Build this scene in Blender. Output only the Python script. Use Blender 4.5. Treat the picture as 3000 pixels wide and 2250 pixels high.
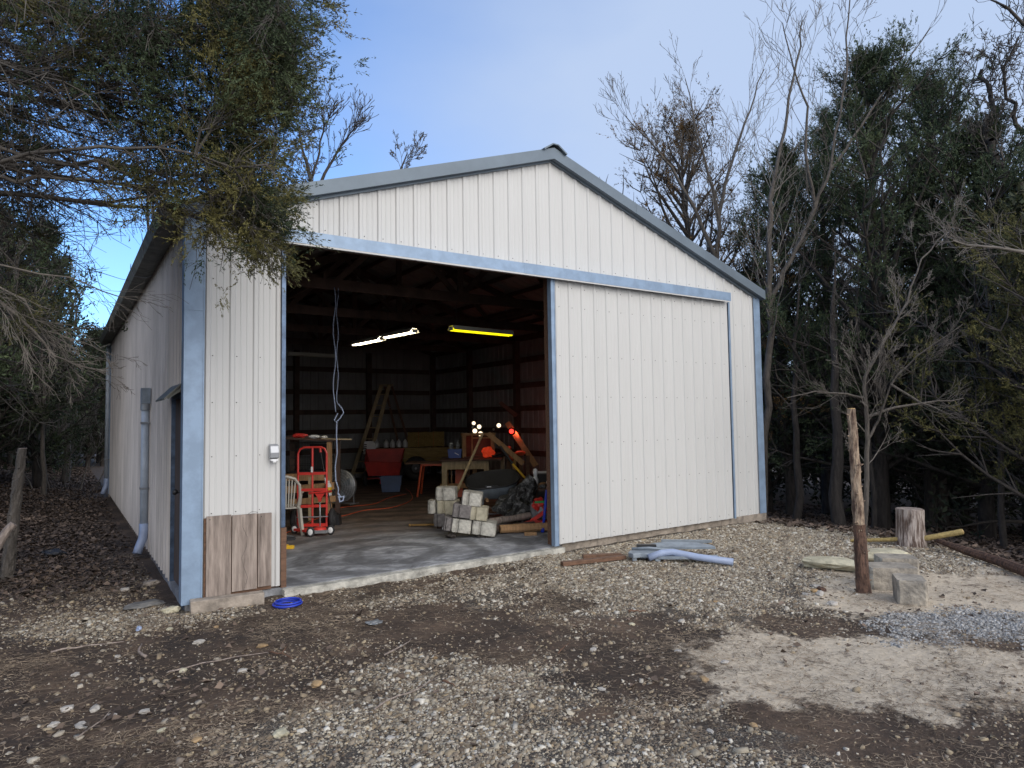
import bpy, math, random
import numpy as np
from mathutils import Vector, Matrix
R = math.radians
scene = bpy.context.scene
for o in list(bpy.data.objects):
    bpy.data.objects.remove(o)
COL = scene.collection

# ------------------------------------------------------------ camera, sky, sun
cam_d = bpy.data.cameras.new('camera')
cam = bpy.data.objects.new('camera', cam_d)
COL.objects.link(cam)
CAM = Vector((-1.0068, -7.1725, 1.7174))
yaw, pitch, roll = 0.5951, 0.0518, -0.0145
fw = Vector((math.sin(yaw)*math.cos(pitch), math.cos(yaw)*math.cos(pitch), math.sin(pitch)))
rt = Vector((math.cos(yaw), -math.sin(yaw), 0)); up = rt.cross(fw)
r2 = rt*math.cos(roll)+up*math.sin(roll); u2 = -rt*math.sin(roll)+up*math.cos(roll)
cam.matrix_world = Matrix(((r2.x, u2.x, -fw.x, CAM.x), (r2.y, u2.y, -fw.y, CAM.y), (r2.z, u2.z, -fw.z, CAM.z), (0, 0, 0, 1)))
cam_d.sensor_width = 36.0
cam_d.lens = 1946.7/3000*36
cam_d.clip_start = 0.05
cam_d.clip_end = 2000
scene.camera = cam

SUN_ELEV, SUN_ROT = R(38), R(215)
world = bpy.data.worlds.new('World')
scene.world = world
world.use_nodes = True
wn, wl = world.node_tree.nodes, world.node_tree.links
wn.clear()
out = wn.new('ShaderNodeOutputWorld'); bg = wn.new('ShaderNodeBackground')
sky = wn.new('ShaderNodeTexSky'); sky.sky_type = 'NISHITA'; sky.sun_disc = False
sky.sun_elevation = SUN_ELEV; sky.sun_rotation = SUN_ROT
sky.air_density = 1.0; sky.dust_density = 0.6; sky.ozone_density = 2.0
tc = wn.new('ShaderNodeTexCoord'); mp = wn.new('ShaderNodeMapping')
mp.inputs['Scale'].default_value = (1.0, 1.0, 2.2)
nz = wn.new('ShaderNodeTexNoise'); nz.inputs['Scale'].default_value = 1.7; nz.inputs['Detail'].default_value = 5; nz.inputs['Roughness'].default_value = .5
sep = wn.new('ShaderNodeVectorMath'); sep.operation = 'DOT_PRODUCT'
sep.inputs[1].default_value = (0.87, -0.48, 0.0)      # thin cloud thickens towards this side of the sky
mr = wn.new('ShaderNodeMapRange'); mr.inputs['From Min'].default_value = -0.30; mr.inputs['From Max'].default_value = 0.34
ad = wn.new('ShaderNodeMath'); ad.operation = 'MULTIPLY_ADD'
ad.inputs[1].default_value = 0.9; ad.inputs[2].default_value = -0.45
ad2 = wn.new('ShaderNodeMath'); ad2.operation = 'ADD'; ad2.use_clamp = True
mx = wn.new('ShaderNodeMixRGB'); mx.inputs['Color2'].default_value = (3.0, 3.65, 4.85, 1)
wl.new(tc.outputs['Generated'], mp.inputs['Vector']); wl.new(mp.outputs[0], nz.inputs['Vector'])
wl.new(tc.outputs['Generated'], sep.inputs[0]); wl.new(sep.outputs['Value'], mr.inputs['Value'])
wl.new(nz.outputs['Fac'], ad.inputs[0]); wl.new(ad.outputs[0], ad2.inputs[0]); wl.new(mr.outputs[0], ad2.inputs[1])
cl = wn.new('ShaderNodeMath'); cl.operation = 'MINIMUM'; cl.inputs[1].default_value = 0.88
wl.new(ad2.outputs[0], cl.inputs[0])
wl.new(cl.outputs[0], mx.inputs['Fac']); tn = wn.new('ShaderNodeMixRGB'); tn.blend_type = 'MULTIPLY'; tn.inputs[0].default_value = 1; tn.inputs['Color2'].default_value = (.70, 1.02, 1.40, 1); wl.new(sky.outputs[0], tn.inputs['Color1']); wl.new(tn.outputs[0], mx.inputs['Color1'])
# extra sky brightness added behind the camera, out of view, as soft frontal fill
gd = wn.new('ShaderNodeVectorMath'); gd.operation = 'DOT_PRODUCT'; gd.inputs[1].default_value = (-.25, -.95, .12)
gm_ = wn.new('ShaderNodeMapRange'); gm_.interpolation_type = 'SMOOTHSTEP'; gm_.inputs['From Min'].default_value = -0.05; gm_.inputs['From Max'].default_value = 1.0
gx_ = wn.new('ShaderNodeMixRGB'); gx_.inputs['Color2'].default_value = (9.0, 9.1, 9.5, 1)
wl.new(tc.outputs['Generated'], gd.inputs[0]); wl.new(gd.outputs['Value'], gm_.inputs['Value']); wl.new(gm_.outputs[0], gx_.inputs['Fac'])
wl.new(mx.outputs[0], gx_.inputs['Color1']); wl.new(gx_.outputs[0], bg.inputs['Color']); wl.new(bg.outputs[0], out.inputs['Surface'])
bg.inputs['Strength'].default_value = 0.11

sun_d = bpy.data.lights.new('sun', 'SUN'); sun_d.energy = 0.9; sun_d.angle = R(40); sun_d.color = (1.0, 0.94, 0.86)
sun = bpy.data.objects.new('sun', sun_d); COL.objects.link(sun)
sd = Vector((math.sin(SUN_ROT)*math.cos(SUN_ELEV), math.cos(SUN_ROT)*math.cos(SUN_ELEV), math.sin(SUN_ELEV)))
SUNV = Vector((0.10, -0.85, 0.50)).normalized()
sun.rotation_euler = SUNV.to_track_quat('Z', 'Y').to_euler()
sky.sun_elevation = math.asin(SUNV.z); sky.sun_rotation = math.atan2(SUNV.x, SUNV.y)

scene.view_settings.view_transform = 'Standard'
scene.view_settings.look = 'None'
scene.view_settings.gamma = 1
scene.view_settings.exposure = 0.76
scene.render.engine = 'CYCLES'
scene.render.resolution_x = 1024; scene.render.resolution_y = 768
scene.cycles.max_bounces = 7
scene.cycles.transparent_max_bounces = 12

rng = np.random.default_rng(7)
random.seed(7)

# ------------------------------------------------------------ materials
def mat(name, col, rough=.7, metal=0, bump=0, bscale=40, var=.12, vscale=3, col2=None, emit=None, estr=0, alpha=None, stretch=None, island=0, detail=6, spec=None, contrast=(.35, .65), trans=0):
    m = bpy.data.materials.new(name); m.use_nodes = True
    n, l = m.node_tree.nodes, m.node_tree.links
    b = n['Principled BSDF']
    b.inputs['Roughness'].default_value = rough; b.inputs['Metallic'].default_value = metal
    if spec is not None: b.inputs['Specular IOR Level'].default_value = spec
    t = n.new('ShaderNodeTexCoord'); mp = n.new('ShaderNodeMapping')
    if stretch: mp.inputs['Scale'].default_value = stretch
    l.new(t.outputs['Object'], mp.inputs['Vector'])
    nz = n.new('ShaderNodeTexNoise'); nz.inputs['Scale'].default_value = vscale; nz.inputs['Detail'].default_value = detail
    nz.inputs['Roughness'].default_value = .62
    l.new(mp.outputs[0], nz.inputs['Vector'])
    cr = n.new('ShaderNodeValToRGB')
    c1 = tuple(max(0, c*(1-var)) for c in col); c2 = col2 or tuple(c*(1+var) for c in col)
    cr.color_ramp.elements[0].color = (*c1, 1); cr.color_ramp.elements[1].color = (*c2, 1)
    cr.color_ramp.elements[0].position = contrast[0]; cr.color_ramp.elements[1].position = contrast[1]
    l.new(nz.outputs['Fac'], cr.inputs['Fac'])
    res = cr.outputs['Color']
    if island:
        g = n.new('ShaderNodeNewGeometry'); hv = n.new('ShaderNodeHueSaturation')
        mr = n.new('ShaderNodeMapRange'); mr.inputs['To Min'].default_value = 1-island; mr.inputs['To Max'].default_value = 1+island
        l.new(g.outputs['Random Per Island'], mr.inputs['Value']); l.new(mr.outputs[0], hv.inputs['Value']); l.new(res, hv.inputs['Color'])
        res = hv.outputs['Color']
    l.new(res, b.inputs['Base Color'])
    if bump:
        bz = n.new('ShaderNodeTexNoise'); bz.inputs['Scale'].default_value = bscale; bz.inputs['Detail'].default_value = 8
        l.new(mp.outputs[0], bz.inputs['Vector'])
        bp = n.new('ShaderNodeBump'); bp.inputs['Strength'].default_value = bump; bp.inputs['Distance'].default_value = .02
        l.new(bz.outputs['Fac'], bp.inputs['Height']); l.new(bp.outputs[0], b.inputs['Normal'])
    if emit: b.inputs['Emission Color'].default_value = (*emit, 1); b.inputs['Emission Strength'].default_value = estr
    if alpha is not None: b.inputs['Alpha'].default_value = alpha
    if trans: b.inputs['Transmission Weight'].default_value = trans
    return m

M = {}
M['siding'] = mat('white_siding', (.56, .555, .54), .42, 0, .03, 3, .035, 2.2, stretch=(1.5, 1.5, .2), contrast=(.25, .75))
M['siding_side'] = mat('warm_grey_siding', (.47, .43, .40), .5, 0, .05, 20, .2, 2.0, stretch=(1, 1, .25))  # darker and warmer than the front sheet, with vertical streaks
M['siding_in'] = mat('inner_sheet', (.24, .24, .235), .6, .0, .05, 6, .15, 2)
M['screw'] = mat('screw_head', (.05, .05, .05), .5, .5)
M['trim'] = mat('blue_grey_trim', (.25, .34, .465), .42, .25, .12, 7, .1, 5, contrast=(.4, .6))
M['trim_dk'] = mat('dark_galvanised_trim', (.09, .13, .20), .35, .6, .15, 9, .35, 8)
M['rake'] = mat('grey_roof_trim', (.14, .175, .21), .5, .3, .05, 5, .1, 2)
M['roof'] = mat('grey_roof', (.20, .21, .21), .6, .1, .05, 5, .15, 2)
M['gutter'] = mat('mossy_gutter', (.13, .13, .11), .7, 0, .2, 20, .35, 5)
M['truss'] = mat('dark_timber', (.085, .052, .040), .85, 0, .1, 30, .3, 5)
M['oldwood'] = mat('weathered_board', (.20, .155, .13), .85, 0, .4, 18, .4, 3.0, stretch=(7, 7, .7), col2=(.42, .345, .295), contrast=(.3, .7))
M['brownwood'] = mat('brown_plank', (.14, .075, .045), .8, 0, .2, 25, .3, 6, stretch=(1, 6, 6))
M['doorwood'] = mat('side_door_wood', (.085, .058, .045), .85, 0, .2, 18, .35, 4, stretch=(4, 4, .6))
M['lumber'] = mat('lumber', (.36, .21, .10), .8, 0, .15, 30, .25, 5, stretch=(5, 5, 1))
M['lumber2'] = mat('pale_lumber', (.42, .33, .2), .8, 0, .15, 30, .25, 5, stretch=(5, 5, 1))
M['pvc'] = mat('grey_pvc', (.36, .40, .45), .45, 0, .04, 20, .12, 6)
M['black'] = mat('black_plastic', (.018, .018, .02), .5, 0, .05, 30, .3)
M['rubber'] = mat('rubber', (.022, .022, .024), .8, 0, .1, 60, .3)
M['red'] = mat('red_paint', (.62, .045, .035), .4, .05, .02, 30, .12)
M['reddk'] = mat('faded_red_paint', (.40, .028, .022), .55, .05, .05, 30, .25)
M['orange'] = mat('orange_red_paint', (.55, .09, .03), .5, 0, .05, 30, .2)
M['white'] = mat('white_plastic', (.72, .72, .72), .45, 0, .02, 20, .06)
M['silver'] = mat('silver_metal', (.36, .37, .39), .45, .6, .03, 20, .1)
M['beige'] = mat('beige_plastic', (.42, .40, .35), .5, 0, .03, 20, .08)
M['greymetal'] = mat('grey_metal', (.22, .23, .24), .5, .5, .05, 30, .2)
M['greyplastic'] = mat('grey_plastic', (.22, .255, .29), .5, 0, .08, 14, .2, 8)
M['bluegrey'] = mat('blue_grey_pipe', (.30, .36, .50), .45, 0, .05, 20, .12)
M['bluebin'] = mat('navy_plastic', (.04, .075, .17), .45, 0, .04, 20, .2)
M['blue'] = mat('blue_plastic', (.02, .05, .45), .4, 0, .02, 20, .15)
M['yellow'] = mat('yellow_plastic', (.75, .45, .03), .5, 0, .04, 20, .1)
M['straw'] = mat('straw_bale', (.30, .22, .075), .95, 0, .8, 60, .5, 30, stretch=(1, 3, 3), contrast=(.3, .7))
M['trailerwood'] = mat('trailer_board', (.27, .20, .075), .85, 0, .2, 25, .3, 6, stretch=(1, 6, 6))
M['milky'] = mat('milky_plastic', (.6, .62, .62), .4, 0, .02, 10, .08)
M['concrete'] = mat('pale_concrete', (.40, .385, .34), .9, 0, .7, 45, .42, 7, contrast=(.35, .62))
M['concrete_dk'] = mat('brown_split_concrete', (.17, .155, .15), .95, 0, .8, 45, .3, 14)
M['concrete_yl'] = mat('ochre_concrete', (.40, .365, .27), .9, 0, .5, 45, .25, 12, contrast=(.3, .7))
M['curb'] = mat('stained_concrete', (.30, .255, .21), .95, 0, .5, 40, .35, 8)
M['wire'] = mat('dark_wire', (.03, .03, .03), .5, .4)
M['rope'] = mat('blue_white_rope', (.28, .33, .45), .8, 0, .3, 90, .3, 60)
M['bark'] = mat('grey_bark', (.095, .082, .07), .95, 0, .8, 35, .45, 9, stretch=(3, 3, .8), contrast=(.3, .7))
M['barkdk'] = mat('dark_bark', (.05, .042, .036), .95, 0, .6, 30, .4, 6, stretch=(3, 3, .7))
M['paletwig'] = mat('pale_twig', (.16, .14, .12), .9, 0, .2, 30, .35, 4)
M['greytwig'] = mat('grey_twig', (.085, .075, .065), .9, 0, .2, 30, .45, 3)
M['cedarpost'] = mat('stripped_cedar', (.15, .085, .06), .9, 0, .9, 28, .5, 7, col2=(.40, .30, .21), stretch=(3, 3, .8), contrast=(.38, .62))
M['cedarpost_dk'] = mat('red_brown_bark', (.075, .042, .032), .95, 0, 1.0, 28, .5, 14, col2=(.16, .09, .06), stretch=(2, 2, .7))
M['cut'] = mat('fresh_cut_wood', (.52, .36, .16), .8, 0, .2, 40, .2, 30)
M['stumpbark'] = mat('stump_bark', (.16, .105, .08), .95, 0, 1, 20, .4, 7, col2=(.42, .36, .32), stretch=(4, 4, .5), contrast=(.42, .6))
M['limestone'] = mat('limestone', (.46, .42, .30), .95, 0, .7, 25, .35, 7, contrast=(.3, .7))
M['rock'] = mat('grey_rock', (.16, .155, .145), .95, 0, .8, 12, .4, 4)
M['flint'] = mat('white_stone', (.40, .37, .33), .8, 0, .4, 30, .25, 9)
M['tan'] = mat('tan_stone', (.34, .23, .12), .9, 0, .5, 30, .3, 9)
M['darkfoil'] = mat('cedar_needles', (.028, .052, .022), .85, 0, 0, 1, .3, .9, col2=(.085, .108, .045), island=.4, contrast=(.4, .66))
M['olivefoil'] = mat('olive_needles', (.052, .060, .018), .85, 0, 0, 1, .4, 1.3, col2=(.14, .125, .036), island=.4, contrast=(.35, .62))
M['brownfoil'] = mat('brown_needles', (.07, .05, .02), .85, 0, 0, 1, .3, 1.3, col2=(.17, .095, .03), island=.4)
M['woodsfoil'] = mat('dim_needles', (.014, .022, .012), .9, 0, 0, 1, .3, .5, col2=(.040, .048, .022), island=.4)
M['leaf'] = mat('dead_leaf', (.060, .040, .030), .85, 0, 0, 1, .3, 2.5, col2=(.16, .115, .085), island=.55)
M['strawbits'] = mat('dry_straw', (.085, .058, .040), .9, 0, 0, 1, .3, 2, col2=(.34, .26, .18), island=.6)
M['hay'] = mat('loose_hay', (.30, .18, .06), .9, 0, .2, 40, .3)
M['net'] = mat('grey_netting', (.035, .035, .033), .5, 0, 1.0, 26, .5, 14, col2=(.30, .30, .29), alpha=.88, contrast=(.5, .72))
M['tube_w'] = mat('lit_tube', (.9, .9, .8), .4, emit=(1, .86, .62), estr=9)
M['tube_y'] = mat('lit_yellow_tube', (.8, .75, .02), .4, emit=(.95, .80, .005), estr=1.0)
M['glow_w'] = mat('lit_reflector', (.9, .8, .7), .4, emit=(1, .80, .55), estr=1.1)
M['glow_r'] = mat('lit_red_bulb', (.9, .1, .05), .4, emit=(1, .03, .02), estr=2.2)
M['fixture'] = mat('fixture_housing', (.45, .44, .38), .45, .1)
M['paper'] = mat('paper', (.7, .68, .62), .7)
M['clear'] = mat('dim_glass', (.3, .32, .33), .2, 0, alpha=.5)

# stones: a few colours told apart per stone
def stonemat(name, cols, bump=.3):
    m = bpy.data.materials.new(name); m.use_nodes = True
    n, l = m.node_tree.nodes, m.node_tree.links; b = n['Principled BSDF']; b.inputs['Roughness'].default_value = .9
    g = n.new('ShaderNodeNewGeometry'); cr = n.new('ShaderNodeValToRGB')
    els = cr.color_ramp.elements
    for i, c in enumerate(cols):
        e = els[i] if i < 2 else els.new(1)
        e.position = i/(len(cols)-1); e.color = (*c, 1)
    l.new(g.outputs['Random Per Island'], cr.inputs['Fac'])
    t = n.new('ShaderNodeTexCoord'); nz = n.new('ShaderNodeTexNoise'); nz.inputs['Scale'].default_value = 60; nz.inputs['Detail'].default_value = 5
    l.new(t.outputs['Object'], nz.inputs['Vector'])
    mr = n.new('ShaderNodeMapRange'); mr.inputs['To Min'].default_value = .65; mr.inputs['To Max'].default_value = 1.3
    l.new(nz.outputs['Fac'], mr.inputs['Value'])
    hv = n.new('ShaderNodeHueSaturation'); l.new(cr.outputs[0], hv.inputs['Color']); l.new(mr.outputs[0], hv.inputs['Value'])
    l.new(hv.outputs[0], b.inputs['Base Color'])
    return m
M['gravel'] = stonemat('crushed_gravel', [(.11, .085, .062), (.42, .37, .28), (.22, .175, .125), (.60, .565, .49), (.34, .26, .16), (.09, .067, .05), (.50, .445, .345), (.16, .12, .085), (.30, .25, .185)])
M['pebble_dk'] = stonemat('muddy_pebbles', [(.06, .042, .03), (.20, .15, .10), (.36, .29, .19), (.09, .065, .046), (.46, .41, .33), (.13, .095, .07), (.10, .07, .05)])
M['bluestone'] = stonemat('blue_grey_gravel', [(.16, .155, .145), (.36, .355, .34), (.25, .245, .235), (.50, .49, .47), (.18, .165, .15)])

# ------------------------------------------------------------ mesh helpers
def npmesh(name, V, F, mats, midx=None, smooth=False):
    V = np.asarray(V, np.float32); F = np.asarray(F, np.int32)
    me = bpy.data.meshes.new(name)
    me.vertices.add(len(V)); me.vertices.foreach_set('co', V.ravel())
    k = F.shape[1]
    me.loops.add(F.size); me.loops.foreach_set('vertex_index', F.ravel())
    me.polygons.add(len(F)); me.polygons.foreach_set('loop_start', np.arange(0, F.size, k, dtype=np.int32))
    try: me.polygons.foreach_set('loop_total', np.full(len(F), k, np.int32))
    except Exception: pass
    for m in mats: me.materials.append(m)
    if midx is not None: me.polygons.foreach_set('material_index', np.asarray(midx, np.int32))
    if smooth: me.polygons.foreach_set('use_smooth', np.ones(len(F), bool))
    me.update(calc_edges=True); me.validate()
    return me

def link(name, me, parent=None):
    o = bpy.data.objects.new(name, me); COL.objects.link(o)
    if parent: o.parent = parent
    return o

def tag(o, label=None, cat=None, group=None, kind=None):
    if label: o['label'] = label
    if cat: o['category'] = cat
    if group: o['group'] = group
    if kind: o['kind'] = kind
    return o

def thing(name, label, cat, loc=(0, 0, 0), rz=0, group=None, rx=0, ry=0):
    o = bpy.data.objects.new(name, None); COL.objects.link(o); o.empty_display_size = .1
    o.location = loc; o.rotation_euler = (rx, ry, rz)
    return tag(o, label, cat, group)

class MB:
    def __init__(s): s.v = []; s.f = []; s.m = []; s.cur = 0; s.mats = []
    def use(s, m):
        if m not in s.mats: s.mats.append(m)
        s.cur = s.mats.index(m); return s
    def add(s, vs, fs):
        k = len(s.v); s.v += [tuple(v) for v in vs]
        for f in fs: s.f.append([i+k for i in f]); s.m.append(s.cur)
        return s
    def box(s, x0, y0, z0, x1, y1, z1):
        return s.add([(x0, y0, z0), (x1, y0, z0), (x1, y1, z0), (x0, y1, z0), (x0, y0, z1), (x1, y0, z1), (x1, y1, z1), (x0, y1, z1)],
                     [(0, 3, 2, 1), (4, 5, 6, 7), (0, 1, 5, 4), (1, 2, 6, 5), (2, 3, 7, 6), (3, 0, 4, 7)])
    def beam(s, a, b, w, h, upv=(0, 0, 1)):
        a = Vector(a); b = Vector(b); d = (b-a).normalized(); u = Vector(upv)
        if abs(d.dot(u)) > .99: u = Vector((0, 1, 0))
        x = d.cross(u).normalized(); z = x.cross(d).normalized()
        vs = [p + x*sx*w/2 + z*sz*h/2 for p in (a, b) for sx, sz in ((-1, -1), (1, -1), (1, 1), (-1, 1))]
        return s.add(vs, [(3, 2, 1, 0), (4, 5, 6, 7), (0, 1, 5, 4), (1, 2, 6, 5), (2, 3, 7, 6), (3, 0, 4, 7)])
    def tube(s, pts, r, n=8, cap=True, rnoise=0):
        pts = [Vector(p) for p in pts]
        rs = r if isinstance(r, (list, tuple)) else [r]*len(pts)
        ref = None; vs = []
        for i, p in enumerate(pts):
            d = (pts[min(i+1, len(pts)-1)]-pts[max(i-1, 0)]).normalized()
            if ref is None: ref = d.orthogonal().normalized()
            x = (ref - d*ref.dot(d)).normalized(); y = d.cross(x); ref = x
            for k in range(n):
                a = 2*math.pi*k/n; rr = rs[i]*(1+rnoise*random.uniform(-1, 1))
                vs.append(p + x*math.cos(a)*rr + y*math.sin(a)*rr)
        fs = [(i*n+k, i*n+(k+1) % n, (i+1)*n+(k+1) % n, (i+1)*n+k) for i in range(len(pts)-1) for k in range(n)]
        if cap: fs += [tuple(range(n-1, -1, -1)), tuple((len(pts)-1)*n+k for k in range(n))]
        return s.add(vs, fs)
    def torus(s, c, R_, r, axis='y', n=24, m=6, a0=0, a1=2*math.pi):
        pts = []
        full = abs(a1-a0-2*math.pi) < 1e-3
        for i in range(n+1):
            a = a0+(a1-a0)*i/n; ca, sa = math.cos(a)*R_, math.sin(a)*R_
            pts.append({'y': (c[0]+ca, c[1], c[2]+sa), 'x': (c[0], c[1]+ca, c[2]+sa), 'z': (c[0]+ca, c[1]+sa, c[2])}[axis])
        return s.tube(pts, r, m, cap=not full)
    def lathe(s, c, prof, axis='z', n=16):
        vs = []
        for (r, h) in prof:
            for k in range(n):
                a = 2*math.pi*k/n; x, y = r*math.cos(a), r*math.sin(a)
                vs.append({'z': (c[0]+x, c[1]+y, c[2]+h), 'y': (c[0]+x, c[1]+h, c[2]+y), 'x': (c[0]+h, c[1]+x, c[2]+y)}[axis])
        fs = [(i*n+k, i*n+(k+1) % n, (i+1)*n+(k+1) % n, (i+1)*n+k) for i in range(len(prof)-1) for k in range(n)]
        fs += [tuple(range(n-1, -1, -1)), tuple((len(prof)-1)*n+k for k in range(n))]
        return s.add(vs, fs)
    def prism(s, poly, a, b, axis='y'):
        n = len(poly)
        def P(u, v, t): return {'y': (u, t, v), 'x': (t, u, v), 'z': (u, v, t)}[axis]
        vs = [P(u, v, a) for u, v in poly]+[P(u, v, b) for u, v in poly]
        return s.add(vs, [tuple(range(n)), tuple(range(2*n-1, n-1, -1))]+[(i, i+n, (i+1) % n+n, (i+1) % n) for i in range(n)])
    def build(s, name, mt=None, parent=None, smooth=False, bevel=0, jit=0):
        me = bpy.data.meshes.new(name)
        vs = s.v
        if jit: vs = [tuple(c+random.uniform(-jit, jit) for c in v) for v in vs]
        me.from_pydata(vs, [], s.f)
        if mt: me.materials.append(mt)
        else:
            for m in s.mats: me.materials.append(m)
            me.polygons.foreach_set('material_index', s.m)
        import bmesh
        bm = bmesh.new(); bm.from_mesh(me); bmesh.ops.recalc_face_normals(bm, faces=bm.faces); bm.to_mesh(me); bm.free()
        if smooth: me.polygons.foreach_set('use_smooth', [True]*len(me.polygons))
        o = link(name, me, parent)
        if bevel:
            b = o.modifiers.new('bevel', 'BEVEL'); b.width = bevel; b.segments = 2; b.limit_method = 'ANGLE'
        return o

def q(): return MB()

# value noise on numpy arrays
_P = np.random.default_rng(11).random((256, 256))
def vnoise(x, y, s):
    x = np.asarray(x)*s; y = np.asarray(y)*s
    xi = np.floor(x).astype(int); yi = np.floor(y).astype(int); fx = x-xi; fy = y-yi
    fx = fx*fx*(3-2*fx); fy = fy*fy*(3-2*fy)
    g = lambda a, b: _P[a % 256, b % 256]
    return (g(xi, yi)*(1-fx)+g(xi+1, yi)*fx)*(1-fy)+(g(xi, yi+1)*(1-fx)+g(xi+1, yi+1)*fx)*fy
def fbm(x, y, s, o=4):
    t = 0; a = .5; n = 0
    for i in range(o): t = t+a*vnoise(np.asarray(x)+i*17.3, np.asarray(y)-i*9.1, s); n += a; s *= 2.1; a *= .5
    return t/n
def sst(e0, e1, x):
    t = np.clip((x-e0)/(e1-e0), 0, 1); return t*t*(3-2*t)

# ------------------------------------------------------------ ground
def ground_h(x, y):
    x = np.asarray(x, float); y = np.asarray(y, float)
    crest = np.where(y > -2.6, 8.85+.0*y, 8.85+(y+2.6)*.75)+.35*(vnoise(x*0+3, y, .9)-.5)
    d = np.maximum(0, x-crest)
    h = -.075-.17*d+.003*d*d*np.where(d < 20, 1, 0)
    h = np.where(d >= 20, -.075-3.4+1.2, h)
    left = np.maximum(0, -.3-x)
    h = h+.03*np.minimum(left, 3)*sst(0, 3, y)+.42*sst(.7, 3.2, left)*sst(-4.5, -1, y)
    h = h+.05*(fbm(x, y, .5, 3)-.5)+.035*(fbm(x+5, y, 3.1, 3)-.5)+.012*(vnoise(x, y, 14)-.5)
    rough = sst(0, 1.5, -x-.3)*sst(0, 3, y+1)+sst(9, 10, x)
    h = h+.10*rough*(fbm(x, y, 2.2, 3)-.5)
    front = (x > 0) & (x < 9.06) & (y > -1.2) & (y < 12.4)
    h = np.where(front, np.minimum(h, -.055-0.0*h), h)
    return h
def ell(x, y, cx, cy, rx, ry, a=0, w=.6):
    c, s = math.cos(a), math.sin(a); dx, dy = x-cx, y-cy
    u = (dx*c+dy*s)/rx; v = (-dx*s+dy*c)/ry
    r = np.sqrt(u*u+v*v)+(fbm(x+2, y, 1.6, 4)-.5)*1.3+(fbm(x-3, y+1, 6.5, 3)-.5)*.9
    return 1-sst(1-w, 1+w, r)
def masks(x, y):
    x = np.asarray(x, float); y = np.asarray(y, float)
    g = np.maximum.reduce([ell(x, y, 6.3, -1.1, 3.1, 1.35, -.05), ell(x, y, 4.7, -2.2, 1.5, 1.1, -.5)*.95, ell(x, y, 3.6, -1.2, 1.3, .75, -.2)*.6, ell(x, y, 7.6, -2.6, 1.7, 1.5)*.8,
                           ell(x, y, .95, -3.75, .62, 1.1, -.35)*.92, ell(x, y, .35, -3.3, .6, .4)*.6, ell(x, y, 2.4, -1.1, 1.3, .35, -.3)*.35, ell(x, y, -.3, -.1, .9, .55)*.5, ell(x, y, 1.4, -5.0, .8, .8)*.9])
    sa = np.maximum.reduce([ell(x, y, 3.70, -4.60, 1.05, .62, -.6, .6), ell(x, y, 6.7, -4.25, 1.65, .85, -.5, .55), ell(x, y, 4.45, -5.2, .6, .5, -.6, .6), ell(x, y, 5.8, -3.95, .4, .35, 0, .3)])
    bl = ell(x, y, 5.55, -5.0, .95, .5, -.75, .45)
    lf = sst(.1, -.9, x)*sst(.6, 2.2, y+.4*(fbm(x, y, 1, 3)-.5))+sst(9.0, 10.5, x)+sst(13, 14, y)
    lf = np.clip(lf, 0, 1)
    sa = sa*(1-bl)
    g = np.clip(g*(1-sa)*(1-lf), 0, 1)
    return g, sa, bl, lf

xs = np.concatenate([np.linspace(-90, -8, 24), np.linspace(-7.5, -2.6, 26), np.arange(-2.4, 8.9, .05), np.linspace(9, 14, 40), np.linspace(14.5, 40, 40), np.linspace(44, 110, 18)])
ys = np.concatenate([np.linspace(-60, -9, 16), np.linspace(-8.5, -6.2, 12), np.arange(-6.1, 1.6, .05), np.linspace(1.7, 16, 80), np.linspace(17, 40, 30), np.linspace(44, 120, 20)])
gx, gy = np.meshgrid(xs, ys)
gz = ground_h(gx, gy)
V = np.stack([gx.ravel(), gy.ravel(), gz.ravel()], 1)
nx, ny = len(xs), len(ys)
i0 = (np.arange(ny-1)[:, None]*nx+np.arange(nx-1)[None, :]).ravel()
F = np.stack([i0, i0+1, i0+nx+1, i0+nx], 1)
gm = bpy.data.materials.new('dirt_ground'); gm.use_nodes = True
me = npmesh('ground', V, F, [gm], smooth=True)
mg, ms, mb_, ml = masks(V[:, 0], V[:, 1])
ca = me.color_attributes.new('cover', 'FLOAT_COLOR', 'POINT')
ca.data.foreach_set('color', np.stack([mg, ms, mb_, ml], 1).astype(np.float32).ravel())
ground = tag(link('ground', me), kind='structure')
n, l = gm.node_tree.nodes, gm.node_tree.links; b = n['Principled BSDF']; b.inputs['Roughness'].default_value = .95
at = n.new('ShaderNodeVertexColor'); at.layer_name = 'cover'
se = n.new('ShaderNodeSeparateColor'); l.new(at.outputs['Color'], se.inputs[0])
t = n.new('ShaderNodeTexCoord')
def noise(s, d=8, ro=.65):
    z = n.new('ShaderNodeTexNoise'); z.inputs['Scale'].default_value = s; z.inputs['Detail'].default_value = d; z.inputs['Roughness'].default_value = ro
    l.new(t.outputs['Object'], z.inputs['Vector']); return z
def ramp(src, stops):
    c = n.new('ShaderNodeValToRGB'); e = c.color_ramp.elements
    for i, (p, col) in enumerate(stops):
        k = e[i] if i < 2 else e.new(p)
        k.position = p; k.color = (*col, 1)
    l.new(src, c.inputs['Fac']); return c.outputs[0]
def mix(f, a, b_, mode='MIX'):
    m_ = n.new('ShaderNodeMixRGB'); m_.blend_type = mode
    for s_, v_ in ((m_.inputs[0], f), (m_.inputs[1], a), (m_.inputs[2], b_)):
        if isinstance(v_, (int, float)): s_.default_value = v_
        elif isinstance(v_, tuple): s_.default_value = (*v_, 1)
        else: l.new(v_, s_)
    return m_.outputs[0]
n1 = noise(1.3, 6); n2 = noise(22, 8, .75); n3 = noise(90, 4, .8)
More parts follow.
